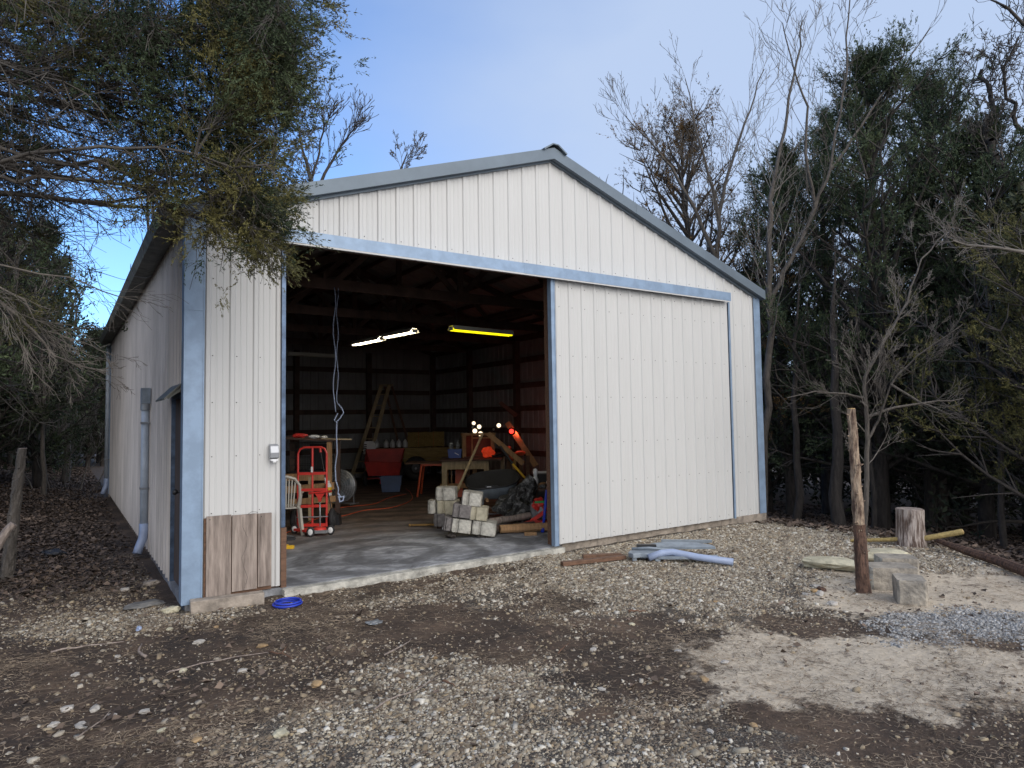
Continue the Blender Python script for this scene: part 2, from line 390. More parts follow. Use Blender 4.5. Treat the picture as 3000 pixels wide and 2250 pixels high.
dirt = ramp(n1.outputs[0], [(.33, (.026, .017, .012)), (.5, (.056, .036, .024)), (.66, (.125, .083, .055))])
dirt = mix(.75, dirt, ramp(n2.outputs[0], [(.3, (.25, .25, .25)), (.52, (.5, .5, .5)), (.7, (.95, .9, .85))]), 'OVERLAY')
dirt = mix(ramp(n3.outputs[0], [(.60, (0, 0, 0)), (.70, (.55, .55, .55))]), dirt, (.22, .18, .13))
vo = n.new('ShaderNodeTexVoronoi'); vo.inputs['Scale'].default_value = 75; l.new(t.outputs['Object'], vo.inputs['Vector'])
vs_ = n.new('ShaderNodeSeparateColor'); l.new(vo.outputs['Color'], vs_.inputs[0])
grv = ramp(vs_.outputs[0], [(0, (.07, .058, .046)), (.4, (.20, .17, .13)), (.75, (.34, .30, .24)), (1, (.12, .095, .07))])
grv = mix(ramp(vo.outputs['Distance'], [(.28, (0, 0, 0)), (.55, (1, 1, 1))]), grv, (.06, .05, .042))
blu = mix(1.0, grv, (1.05, 1.1, 1.2), 'MULTIPLY')
snd = ramp(n2.outputs[0], [(.3, (.40, .33, .245)), (.6, (.60, .51, .39))])
snd = mix(ramp(noise(7, 8, .8).outputs[0], [(.55, (0, 0, 0)), (.63, (.8, .8, .8))]), snd, (.10, .07, .05))
lit = ramp(noise(14, 8, .8).outputs[0], [(.35, (.03, .021, .017)), (.5, (.066, .046, .036)), (.68, (.13, .095, .072))])
def edge(ch):
    a_ = n.new('ShaderNodeMath'); a_.operation = 'MULTIPLY_ADD'; l.new(n2.outputs[0], a_.inputs[0]); a_.inputs[1].default_value = 1.1
    l.new(ch, a_.inputs[2])
    return ramp(a_.outputs[0], [(.74, (0, 0, 0)), (1.08, (1, 1, 1))])
c = mix(edge(se.outputs[0]), dirt, grv); c = mix(edge(se.outputs[2]), c, blu); c = mix(edge(se.outputs[1]), c, snd); c = mix(at.outputs['Alpha'], c, lit)
l.new(c, b.inputs['Base Color'])
bp = n.new('ShaderNodeBump'); bp.inputs['Strength'].default_value = .9; bp.inputs['Distance'].default_value = .02
bm1 = n.new('ShaderNodeMath'); bm1.operation = 'SUBTRACT'; l.new(n2.outputs[0], bm1.inputs[0])
bm2 = n.new('ShaderNodeMath'); bm2.operation = 'MULTIPLY'; l.new(vo.outputs['Distance'], bm2.inputs[0]); l.new(se.outputs[0], bm2.inputs[1]); l.new(bm2.outputs[0], bm1.inputs[1])
l.new(bm1.outputs[0], bp.inputs['Height']); l.new(bp.outputs[0], b.inputs['Normal'])

# scatter helpers -------------------------------------------------
def in_barn(x, y, pad=.12): return (x > -pad) & (x < 9.1+pad*.5) & (y > -pad) & (y < 12.4)
def stone_mesh(name, pos, size, m, flat=.6, rs=None):
    rs = rs or np.random.default_rng(5)
    base = np.array([(-1, -1, -.7), (1, -1, -.7), (1, 1, -.7), (-1, 1, -.7), (-.7, -.7, .8), (.75, -.7, .7), (.7, .75, .85), (-.75, .7, .7)], float)
    faces = np.array([(4, 5, 6, 7), (0, 1, 5, 4), (1, 2, 6, 5), (2, 3, 7, 6), (3, 0, 4, 7)])
    N = len(pos)
    v = np.repeat(base[None], N, 0)+rs.normal(0, .26, (N, 8, 3))
    sc = np.stack([size*rs.uniform(.7, 1.25, N), size*rs.uniform(.55, .95, N), size*rs.uniform(.7, 1.1, N)*flat], 1)*.5
    v = v*sc[:, None]
    a = rs.uniform(0, 6.28, N); ca_, sa_ = np.cos(a)[:, None], np.sin(a)[:, None]
    tl = rs.normal(0, .3, N)[:, None]
    z = v[..., 2]+tl*v[..., 0]
    x = v[..., 0]*ca_-v[..., 1]*sa_; y = v[..., 0]*sa_+v[..., 1]*ca_
    v = np.stack([x, y, z], 2)+pos[:, None]
    F_ = (faces[None]+np.arange(N)[:, None, None]*8).reshape(-1, 4)
    return npmesh(name, v.reshape(-1, 3), F_, [m])
def scatter(N, x0, x1, y0, y1, dens, rs, camw=0):
    x = rs.uniform(x0, x1, N); y = rs.uniform(y0, y1, N)
    # only where the photo could see it
    d = np.stack([x-CAM.x, y-CAM.y], 1); dep = d@np.array([math.sin(yaw), math.cos(yaw)]); lat = d@np.array([math.cos(yaw), -math.sin(yaw)])
    k = (dep > 2.0) & (np.abs(lat) < dep*.95+.8) & ~in_barn(x, y)
    pr_ = dens(x, y)
    if camw: pr_ = pr_*np.minimum(1, (camw/np.maximum(dep, .5)))
    k &= rs.random(N) < pr_
    return x[k], y[k], dep[k]
rs = np.random.default_rng(21)
x, y, dep = scatter(800000, -1.5, 9.3, -6.2, 2.6, lambda x, y: masks(x, y)[0]**1.3*sst(.30, .66, fbm(x+9, y, 3.0, 3)+masks(x, y)[0]*.25+.5*sst(3, 4.5, x)*sst(-3, -2, y)), rs, 9)
sz = rs.lognormal(math.log(.0135), .42, len(x))*np.clip(.75+dep*.05, 1, 1.35)
me = stone_mesh('gravel_stones', np.stack([x, y, ground_h(x, y)+sz*.12], 1), sz, M['gravel'])
tag(link('gravel', me), 'pale crushed limestone gravel spread before the sliding door', 'gravel', kind='stuff')
NG = len(x)
x, y, dep = scatter(260000, -2.4, 9.3, -6.2, 3.2, lambda x, y: (.45*ell(x, y, -.6, .6, .6, 1.3)+.05+.30*fbm(x, y, 1.2, 3)**2+.35*sst(.52, .7, fbm(x+31, y+4, 1.1, 3)))*(1-.8*masks(x, y)[1]), rs, 6)
sz = rs.lognormal(math.log(.0105), .55, len(x))
me = stone_mesh('pebble_stones', np.stack([x, y, ground_h(x, y)+sz*.1], 1), np.minimum(sz, .05), M['pebble_dk'])
tag(link('pebbles', me), 'small muddy pebbles lying over the dark dirt', 'pebbles', kind='stuff')
x, y, dep = scatter(90000, 4.0, 7.2, -6.3, -4.0, lambda x, y: masks(x, y)[2]**1.6*.75, rs)
sz = rs.lognormal(math.log(.0145), .35, len(x))
me = stone_mesh('blue_stones', np.stack([x, y, ground_h(x, y)+sz*.12], 1), sz, M['bluestone'])
tag(link('blue_gravel', me), 'blue grey gravel patch beside the sand at the right edge', 'gravel', kind='stuff')
print('stones', NG)

def strips(name, x, y, L, w, m, rs, lift=.004, curl=.5, upr=.1):
    """thin bent bits lying on the ground, each one a folded strip of real thickness"""
    N = len(x); a = rs.uniform(0, 6.28, N); b_ = a+rs.normal(0, curl, N)
    z = ground_h(x, y)+lift+rs.random(N)*.006
    p0 = np.stack([x, y, z], 1)
    p1 = p0+np.stack([np.cos(a)*L*.5, np.sin(a)*L*.5, rs.uniform(0, 1, N)*L*upr], 1)
    p2 = p1+np.stack([np.cos(b_)*L*.5, np.sin(b_)*L*.5, rs.uniform(-1, .6, N)*L*upr], 1)
    vs = []
    for p, an, ww in ((p0, a, .7), (p1, (a+b_)/2, 1), (p2, b_, .35)):
        side = np.stack([-np.sin(an)*w*ww*.5, np.cos(an)*w*ww*.5, np.zeros(N)], 1)
        vs += [p-side, p+np.array([0, 0, 1])*(w*ww*.45)[:, None], p+side]
    v = np.stack(vs, 1)
    f = np.array([(0, 3, 4, 1), (1, 4, 5, 2), (3, 6, 7, 4), (4, 7, 8, 5)])
    return npmesh(name, v.reshape(-1, 3), (f[None]+np.arange(N)[:, None, None]*9).reshape(-1, 4), [m])
x, y, dep = scatter(420000, -2.6, 8.6, -6.3, 3.5, lambda x, y: (.12+.6*sst(.48, .66, fbm(x-7, y+3, 1.4, 4)))*(1-.6*masks(x, y)[1])*(1-.6*masks(x, y)[0]), rs, 6)
N = len(x); L = rs.lognormal(math.log(.042), .55, N)
tag(link('straw_litter', strips('straw_bits', x, y, np.minimum(L, .2), rs.uniform(.0016, .004, N), M['strawbits'], rs)), 'dry straw and twig litter strewn over the trampled dirt', 'straw', kind='stuff')

def leaves_on_ground(N, x0, x1, y0, y1, dens, size, rs, name):
    x, y, dep = scatter(N, x0, x1, y0, y1, dens, rs)
    N = len(x); s = size*rs.uniform(.6, 1.4, N); a = rs.uniform(0, 6.28, N)
    base = np.array([(-.5, 0, 0), (-.1, -.32, .12), (.5, 0, .05), (-.05, .3, .16), (.1, 0, -.02)])
    v = np.repeat(base[None], N, 0)+rs.normal(0, .09, (N, 5, 3))*np.array([1, 1, 1.3])
    v = v*s[:, None, None]; tx = rs.normal(0, .4, N)[:, None]
    z = v[..., 2]+tx*v[..., 1]
    c_, s_ = np.cos(a)[:, None], np.sin(a)[:, None]
    v = np.stack([v[..., 0]*c_-v[..., 1]*s_, v[..., 0]*s_+v[..., 1]*c_, z], 2)+np.stack([x, y, ground_h(x, y)+.012+rs.random(N)*.03], 1)[:, None]
    f = np.array([(0, 1, 4), (1, 2, 4), (2, 3, 4), (3, 0, 4)])
    return npmesh(name, v.reshape(-1, 3), (f[None]+np.arange(N)[:, None, None]*5).reshape(-1, 3), [M['leaf']])
me = leaves_on_ground(150000, -9, .1, 0, 26, lambda x, y: masks(x, y)[3]*np.clip(1.25-y*.03, .35, 1)*np.where(x < -.05, 1, 0), .058, rs, 'leaf_litter_left')
tag(link('fallen_leaves', me), 'brown fallen leaf litter along the side wall and into the woods', 'leaves', kind='stuff')
me = leaves_on_ground(9000, -2.2, 8.5, -6, .8, lambda x, y: .04+.5*sst(.5, .8, fbm(x+1, y, .9, 3))*sst(2, -1, x)+.12*ell(x, y, 5.3, -4.1, .9, .5), .05, rs, 'leaf_litter_yard')
tag(link('scattered_leaves', me), 'scattered dry brown leaves lying on the dirt yard', 'leaves', kind='stuff')
me = leaves_on_ground(40000, 8.6, 24, -8, 10, lambda x, y: .9+0*x, .09, rs, 'leaf_litter_slope')
tag(link('slope_leaves', me), 'dark leaf litter on the shaded slope below the right trees', 'leaves', kind='stuff')
# ------------------------------------------------------------ the barn
W, Lb, HE, HA, X0, X1 = 9.06, 12.25, 3.80, 5.31, .91, 4.56
HO = 3.62
RB = .2286
def zroof(x): return HE+(HA-HE)*(1-abs(x-W/2)/(W/2))
def profile(a, b, phase, h=.0155):
    if phase == PHY: h = .024
    pts = [(a, 0.)]
    k = math.floor((a-phase)/RB)-1
    while phase+k*RB < b+RB:
        c = phase+k*RB
        joint = (k % 4 == 3)
        for dx, o in ((-.031, 0), (-.017, h), (.017, h), (.031, .0)): pts.append((c+dx, o))
        if joint: pts += [(c+.033, .003), (c+.052, .003), (c+.054, 0)]
        for m_ in (.083, .146):
            for dx, o in ((-.011, 0), (-.004, .0035), (.004, .0035), (.011, 0)): pts.append((c+m_+dx, o))
        k += 1
    pts = sorted(p for p in pts if a <= p[0] <= b); pts.append((b, 0.))
    return pts
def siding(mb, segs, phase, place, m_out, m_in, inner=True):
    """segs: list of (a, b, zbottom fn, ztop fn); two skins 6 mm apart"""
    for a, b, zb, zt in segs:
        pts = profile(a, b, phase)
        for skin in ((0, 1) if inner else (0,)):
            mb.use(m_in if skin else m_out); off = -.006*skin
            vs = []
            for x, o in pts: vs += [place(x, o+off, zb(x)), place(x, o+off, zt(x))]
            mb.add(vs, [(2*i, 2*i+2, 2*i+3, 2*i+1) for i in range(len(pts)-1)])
def screws(mb, xs_, zs_, place, r=.0062):
    mb.use(M['screw'])
    for x in xs_:
        for z in zs_:
            zz = z(x) if callable(z) else z
            vs = [place(x+r*math.cos(k*math.pi/3), .001, zz+r*math.sin(k*math.pi/3)) for k in range(6)]+[place(x+.6*r*math.cos(k*math.pi/3), .007, zz+.6*r*math.sin(k*math.pi/3)) for k in range(6)]
            mb.add(vs, [(6, 7, 8, 9, 10, 11)]+[(k, (k+1) % 6, (k+1) % 6+6, k+6) for k in range(6)])
PHY = .1
barn = thing('pole_barn', 'white ribbed metal barn with blue grey trim and its sliding door half open', 'barn')
PHX = W/2-0.0
front = lambda x, o, z: (x, -o, z)
mb = q()
zt = lambda x: zroof(x)-.02
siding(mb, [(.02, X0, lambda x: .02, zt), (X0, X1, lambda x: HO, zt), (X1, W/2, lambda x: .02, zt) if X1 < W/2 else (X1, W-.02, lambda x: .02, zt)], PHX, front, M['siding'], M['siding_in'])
rx_ = [PHX+RB*k+.045 for k in range(-19, 20)]
screws(mb, [x for x in rx_ if .16 < x < X0-.02], [3.17, 2.39, 1.92, 1.38, .82, .12], front)
screws(mb, [x for x in rx_ if .2 < x < W-.2], [3.86 if 0 else (lambda x: min(3.83, zroof(x)-.1))], front)
screws(mb, [x for x in rx_ if 8.25 < x < W-.15], [3.25, 2.55, 1.95, 1.35, .75, .12], front)
mb.build('front_wall', None, barn)
PHY = .1
leftw = lambda y, o, z: (-o, y, z)
mb = q()
wl_ = lambda y: HE-.02
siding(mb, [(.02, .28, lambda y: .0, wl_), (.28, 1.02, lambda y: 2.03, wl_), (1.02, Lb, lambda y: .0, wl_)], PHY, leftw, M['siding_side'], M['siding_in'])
screws(mb, [PHY+RB*k+.045 for k in range(5, 53)], [3.2, 2.4, 1.4, .8], leftw)
mb.build('side_wall', None, barn)
rightw = lambda y, o, z: (W+o, y, z)
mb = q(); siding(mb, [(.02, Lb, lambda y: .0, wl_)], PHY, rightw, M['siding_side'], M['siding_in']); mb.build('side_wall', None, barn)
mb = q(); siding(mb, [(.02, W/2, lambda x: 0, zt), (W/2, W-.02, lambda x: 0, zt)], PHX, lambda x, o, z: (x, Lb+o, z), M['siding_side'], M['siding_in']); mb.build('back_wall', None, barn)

# roof with ribs running down the slope
sl = (HA-HE)/(W/2)
for side in (-1, 1):
    mb = q(); pts = profile(-.10, Lb+.15, .02)
    for skin, m_ in ((0, M['roof']), (1, M['siding_in'])):
        mb.use(m_); vs = []
        for y, o in pts:
            o2 = o+.10-skin*.006
            vs += [(W/2, y, HA+o2), (W/2+side*(W/2+.10), y, HE+o2-sl*.10)]
        mb.add(vs, [(2*i, 2*i+2, 2*i+3, 2*i+1) for i in range(len(pts)-1)])
    mb.build('roof_sheet', None, barn)
for x_ in (-.008, W-.022):
    mb = q(); mb.box(x_, .02, HE-.045, x_+.03, Lb-.02, HE+.085); mb.build('eave_light_block', M['truss'], barn)  # added to close the wall-top gap against light leaking in
for y_ in (.035, Lb-.035):
    for s_ in (-1, 1):
        mb = q(); mb.beam((W/2, y_, HA+.02), (W/2+s_*W/2, y_, HE+.02), .03, .14); mb.build('gable_light_block', M['truss'], barn)  # unseen filler under the roof slope, added to keep light out
# ridge cap
mb = q()
for side in (-1, 1):
    mb.beam((W/2, 0, HA+.135), (W/2+side*.17, 0, HA+.135-sl*.17), .01, .01)
mb = q()
mb.prism([(W/2-.20, HA+.125-.20*sl), (W/2-.05, HA+.155), (W/2+.05, HA+.155), (W/2+.20, HA+.125-.20*sl), (W/2+.19, HA+.105-.20*sl), (W/2+.04, HA+.140), (W/2-.04, HA+.140), (W/2-.19, HA+.105-.20*sl)], -.155, Lb+.16)
mb.build('ridge_cap', M['rake'], barn)
# rake trims: an upper broad face and a lower dark return
for side in (-1, 1):
    nj = 3
    for j in range(nj):
        xa = W/2+side*(W/2+.09)*(j/nj); xb = W/2+side*(W/2+.09)*((j+1)/nj)+(side*.03 if j < nj-1 else 0)
        za = HA+.115-sl*abs(xa-W/2); zb = HA+.115-sl*abs(xb-W/2)
        e = .002*j
        mb = q(); mb.use(M['rake'])
        A = [(xa, -.115-e, za), (xb, -.115-e, zb), (xb, -.115-e, zb-.155), (xa, -.115-e, za-.155)]
        Bk = [(x, -.100-e, z) for x, y, z in A]
        mb.add(A+Bk, [(0, 1, 2, 3), (7, 6, 5, 4), (0, 4, 5, 1), (1, 5, 6, 2), (2, 6, 7, 3), (3, 7, 4, 0)])
        A = [(xa, -.100, za-.142), (xb, -.100, zb-.142), (xb, -.100, zb-.156), (xa, -.100, za-.156)]
        Bk = [(x, .0, z) for x, y, z in A]
        mb.add(A+Bk, [(0, 1, 2, 3), (7, 6, 5, 4), (0, 4, 5, 1), (1, 5, 6, 2), (2, 6, 7, 3), (3, 7, 4, 0)])
        mb.build('rake_trim', None, barn)
    # little return under the rake against the wall
    mb = q(); mb.beam((W/2, -.028, HA-.045), (W/2+side*(W/2-.05), -.028, HE-.045), .03, .035); mb.build('rake_return', M['rake'], barn)
# corner trims
def corner(x0, x1, y0, y1, z0, z1, name='corner_trim'):
    mb = q(); mb.use(M['trim']); mb.box(x0, y0, z0, x1, y1, z1); return mb
mb = corner(-.026, .150, -.030, -.021, -.03, 2.86); mb.box(-.035, -.030, -.03, -.026, .12, 2.86); mb.box(.138, -.037, -.03, .150, -.030, 2.86)
mb.build('corner_trim', None, barn)
mb = corner(-.028, .152, -.034, -.025, 2.83, 3.86); mb.box(-.037, -.034, 2.83, -.028, .12, 3.86); mb.box(.140, -.041, 2.83, .152, -.034, 3.86)
mb.build('corner_trim', None, barn)
mb = corner(W-.13, W+.03, -.030, -.021, 0.03, HE+.02); mb.box(W+.03, -.030, .03, W+.038, .12, HE+.02)
mb.build('corner_trim', None, barn)
mb = q(); mb.box(W+.021, Lb-.12, .0, W+.032, Lb+.03, HE); mb.build('corner_trim', M['trim'], barn)
mb = q(); mb.box(-.032, Lb-.12, .0, -.021, Lb+.03, HE); mb.build('corner_trim', M['trim'], barn)
# opening trims
mb = q(); mb.box(X0-.012, -.045, .62, X0+.028, .004, HO-.02); mb.box(X0+.028, -.02, .62, X0+.034, .10, HO-.02); mb.build('jamb_trim', M['trim_dk'], barn)
mb = q(); mb.box(X0-.01, -.032, .0, X0+.045, .10, .615); mb.build('jamb_board', M['brownwood'], barn)
mb = q(); mb.box(X0+.0, .101, .0, X0+.04, .16, HO+.1); mb.box(X0-.12, .02, .0, X0-.001, .16, HO+.1); mb.build('post', M['truss'], barn)
mb = q(); mb.box(X1-.06, .005, .0, X1+.08, .15, HO+.1); mb.build('post', M['brownwood'], barn)
mb = q(); mb.box(X0-.1, .01, HO-.0, X1+.1, .05, HO+.24); mb.build('header', M['truss'], barn)
# track cover above the door
mb = q(); mb.use(M['trim'])
for xa, xb, e in ((X0-.03, 3.95, 0), (3.93, 8.10, .002)):
    pr_ = [(-.024, 3.775+e), (-.20-e, 3.735+e), (-.20-e, 3.60-e), (-.185, 3.60-e), (-.024, 3.76)]
    if xb < 8: mb.prism(pr_, xa, xb, 'x')
    else:
        v = [(xa, y, z) for y, z in pr_]+[(xb-(.10 if y > -.1 else 0), y, z) for y, z in pr_]
        nn = len(pr_); mb.add(v, [tuple(range(nn)), tuple(range(2*nn-1, nn-1, -1))]+[(i, i+nn, (i+1) % nn+nn, (i+1) % nn) for i in range(nn)])
mb.use(M['siding']); mb.box(X0-.03, -.199, 3.580, 8.04, -.186, 3.5995)
mb.build('track_cover', None, barn)
# sliding door
door = q(); DX0, DX1, DY = 4.43, 8.155, -.095
dplace = lambda x, o, z: (x, DY-o, z)
siding(door, [(DX0+.05, DX1-.03, lambda x: .035, lambda x: 3.66)], PHX, dplace, M['siding'], M['siding_in'])
xs_ = [x for x in rx_ if DX0+.08 < x < DX1-.05]
screws(door, xs_, [3.23, 2.56, 2.0, 1.36, .81, .10, 3.50], dplace)
dr = door.build('sliding_door', None, barn)
mb = q(); mb.box(DX0-.004, DY-.030, .02, DX0+.05, DY-.022, 3.66); mb.box(DX0-.012, DY-.030, .02, DX0-.004, DY+.05, 3.66); mb.box(DX0+.040, DY-.036, .02, DX0+.050, DY-.030, 3.66); mb.build('edge_trim', M['trim'], dr)
mb = q(); mb.box(DX1-.03, DY-.028, .03, DX1+.0, DY-.020, 3.6); mb.box(DX1, DY-.028, .03, DX1+.008, DY+.05, 3.6); mb.build('edge_trim', M['trim'], dr)
mb = q()
for z in (.10, .81, 1.36, 2.0, 2.56, 3.23, 3.55): mb.box(DX0+.02, DY+.008, z-.045, DX1-.02, DY+.045, z+.045)
mb.box(DX0, DY+.008, .02, DX0+.019, DY+.05, 3.66)
mb.build('door_frame', M['truss'], dr)
# frame inside: posts, girts, trusses, purlins
for y in (2.44, 4.9, 7.35, 9.8):
    for x in (.02, W-.16):
        mb = q(); mb.box(x, y-.07, 0, x+.14, y+.07, HE-.02); mb.build('post', M['truss'], barn)
for x in (.02, 2.3, 4.5, 6.7, W-.16):
    mb = q(); mb.box(x, Lb-.17, 0, x+.14, Lb-.03, HE-.02); mb.build('post', M['truss'], barn)
for z in (.20, .82, 1.40, 1.98, 2.58, 3.25):
    for (a, b_, side) in (((.012, 1.05 if z < 2.03 else .2, z), (.012, Lb-.2, z), 0), ((W-.06, .2, z), (W-.06, Lb-.18, z), 0), ((.2, Lb-.058, z), (W-.2, Lb-.058, z), 1)):
        mb = q()
        if side: mb.box(a[0], a[1], z-.07, b_[0], a[1]+.045, z+.07)
        else: mb.box(a[0], a[1], z-.07, a[0]+.045, b_[1], z+.07)
        mb.build('girt', M['truss'], barn)
for y in (2.44, 4.9, 7.35, 9.8):
    mb = q(); yy = y+.09; zb = HE-.03
    mb.beam((.05, yy, zb), (W-.05, yy, zb), .045, .16)
    for s_ in (-1, 1): mb.beam((W/2+s_*(W/2-.05), yy, HE+.0), (W/2, yy, HA-.10), .045, .14)
    mb.box(W/2-.05, yy-.024, zb, W/2+.05, yy+.024, HA-.1)
    for s_ in (-1, 1):
        x1_, x2_, x3_ = W/2+s_*1.1, W/2+s_*2.2, W/2+s_*3.3
        mb.beam((W/2, yy+.046, zb), (x1_, yy+.046, zroof(x1_)-.1), .04, .09)
        mb.beam((x1_, yy+.002, zroof(x1_)-.1), (x2_, yy+.002, zb), .04, .09)
        mb.beam((x2_, yy+.046, zb), (x3_, yy+.046, zroof(x3_)-.1), .04, .09)
    mb.build('truss', M['truss'], barn)
for s_ in (-1, 1):
    for j in range(8):
        x = W/2+s_*(.25+j*.60); z = zroof(x)+.028
        mb = q(); mb.box(x-.02, .05, z-.04, x+.02, Lb-.02, z+.045); mb.build('purlin', M['truss'], barn)
mb = q()
for y in (0.1, 4.9): mb.beam((1.5, y+.1, HE-.1), (4.2, y+2.5, HA-.5), .04, .09)
mb.beam((2.2, 2.5, HE+.08), (2.2, 9.9, HE+.08), .04, .09); mb.beam((6.8, 2.5, HE+.08), (6.8, 9.9, HE+.08), .04, .09)
mb.build('brace', M['truss'], barn)
# gutter on the left eave, in three lengths with joint bands, and a soffit lip
for j in range(4):
    ya, yb = -.10+j*3.1, min(-.10+(j+1)*3.1-.004, Lb+.12)
    mb = q(); pr_ = [(-.10, 3.85), (-.26, 3.86), (-.275, 3.81), (-.235, 3.71), (-.10, 3.705), (-.02, 3.74), (-.02, 3.78), (-.10, 3.75), (-.225, 3.755), (-.255, 3.83), (-.11, 3.83)]
    v = []
    mb.prism(pr_, ya, yb); mb.build('gutter', M['gutter'], barn)
    if j:
        mb = q(); mb.prism([(-.281, 3.865), (-.284, 3.808), (-.24, 3.702), (-.10, 3.697), (-.03, 3.73), (-.03, 3.736), (-.10, 3.703), (-.236, 3.708), (-.279, 3.81), (-.275, 3.865)], ya-.03, ya+.03); mb.build('gutter_band', M['greymetal'], barn)
# downspouts
for (y, z1, m_) in ((3.08, 1.98, M['pvc']), (12.18, 3.70, M['pvc'])):
    mb = q(); mb.tube([(-.075, y, .30), (-.075, y, z1)], .048, 14)
    ds = mb.build('downspout', m_, barn, smooth=True)
    mb = q(); mb.tube([(-.075, y, .38), (-.075, y, .27), (-.085, y-.01, .19), (-.13, y-.05, .08), (-.155, y-.08, .0)], [.056, .056, .056, .054, .054], 14); mb.build('elbow', M['bluegrey'], ds, smooth=True)
    for z in (.85, z1-.25): 
        mb = q(); mb.box(-.13, y-.056, z-.012, -.02, y+.056, z+.012); mb.build('bracket', M['greymetal'], ds)
    if z1 < 3:
        mb = q(); mb.box(-.13, y-.07, 1.99, -.02, y+.07, 2.20); mb.build('vent_box', M['greyplastic'], barn)
        mb = q(); mb.tube([(-.075, y, 1.9), (-.075, y, 1.985)], .06, 14); mb.build('coupling', M['greymetal'], ds)
# side door recessed, with its awning
mb = q()
mb.box(.03, .30, .02, .07, 1.0, 1.98); sdr = mb.build('side_door', M['doorwood'], barn)
mb = q(); mb.box(-.01, .255, 0, .06, .296, 2.03); mb.box(-.01, 1.004, 0, .06, 1.045, 2.03); mb.box(-.01, .2965, 1.985, .06, 1.003, 2.03); mb.build('door_frame', M['trim_dk'], sdr)
mb = q(); mb.tube([(.03, .40, 1.02), (-.03, .40, 1.02)], .012, 8); mb.lathe((-.04, .40, 1.02), [(.0, -.03), (.028, -.02), (.032, 0), (.02, .02), (0, .022)], 'x', 10); mb.build('door_knob', M['black'], sdr, smooth=True)
mb = q(); v = [(-.02, .24, 2.12), (-.02, .98, 2.12), (-.17, .98, 1.97), (-.17, .24, 1.97)]
mb.add(v+[(x, y, z-.02) for x, y, z in v], [(0, 1, 2, 3), (7, 6, 5, 4), (0, 4, 5, 1), (1, 5, 6, 2), (2, 6, 7, 3), (3, 7, 4, 0)])
mb.beam((-.02, .96, 2.06), (-.14, .96, 1.975), .02, .03); mb.beam((-.02, .27, 2.06), (-.14, .27, 1.975), .02, .03); mb.build('awning', M['gutter'], barn)
# covered outlet on the front wall
mb = q(); mb.use(M['silver']); mb.prism([(-.02, 1.335), (-.085, 1.345), (-.09, 1.40), (-.07, 1.47), (-.02, 1.49)], .775, .865, 'x')
ob = mb.build('outlet_cover', None, barn, bevel=.006)
mb = q(); mb.box(.785, -.080, 1.315, .855, -.02, 1.334); mb.box(.80, -.1, 1.30, .83, -.06, 1.3145); mb.build('outlet_base', M['white'], ob)
# weathered boards screwed over the lower left panel
for xa, xb, za, zb in ((.178, .405, .02, .80), (.415, .652, .04, .79), (.662, .795, .05, .785)):
    mb = q(); v = []
    mb.use(M['oldwood']); mb.box(xa, -.068, za, xb, -.042, zb)
    mb.use(M['screw']); 
    for _ in range(3):
        mb.tube([(random.uniform(xa+.03, xb-.03), -.066, random.choice((za+.05, zb-.06))+random.uniform(-.01, .01)) for __ in range(1)]*1+[(xa+.04, -.0695, zb-.05)], .004, 6) if 0 else None
    mb.tube([((xa+xb)/2+.03*math.sin(i*1.7), -.0685, za+.02+i*(zb-za-.04)/7) for i in range(8)] if xa > .4 and xa < .5 else [(xa+.03, -.067, zb-.03), (xa+.03, -.071, zb-.03)], .0012 if .4 < xa < .5 else .006, 5)
    o_ = mb.build('skirt_board', None, barn)
mb = q(); mb.box(.16, -.0415, .01, .80, -.022, .78); mb.build('backing_board', M['brownwood'], barn)
mb = q(); mb.tube([(.56, -.07, .79), (.60, -.075, .815), (.65, -.07, .805), (.66, -.066, .79)], .002, 5); mb.build('wire_stub', M['wire'], barn)
# footing
mb = q(); mb.box(7.9, -.03, -.35, W+.03, .2, .028); mb.box(W-.1, .2, -.35, W+.03, Lb, -.001); mb.box(-.03, Lb-.1, -.3, W-.1, Lb+.02, -.001); mb.build('footing', M['curb'], barn)
mb = q(); mb.box(4.6, DY+.06, -.15, 7.89, .2, .02); mb.build('splash_board', M['curb'], barn)

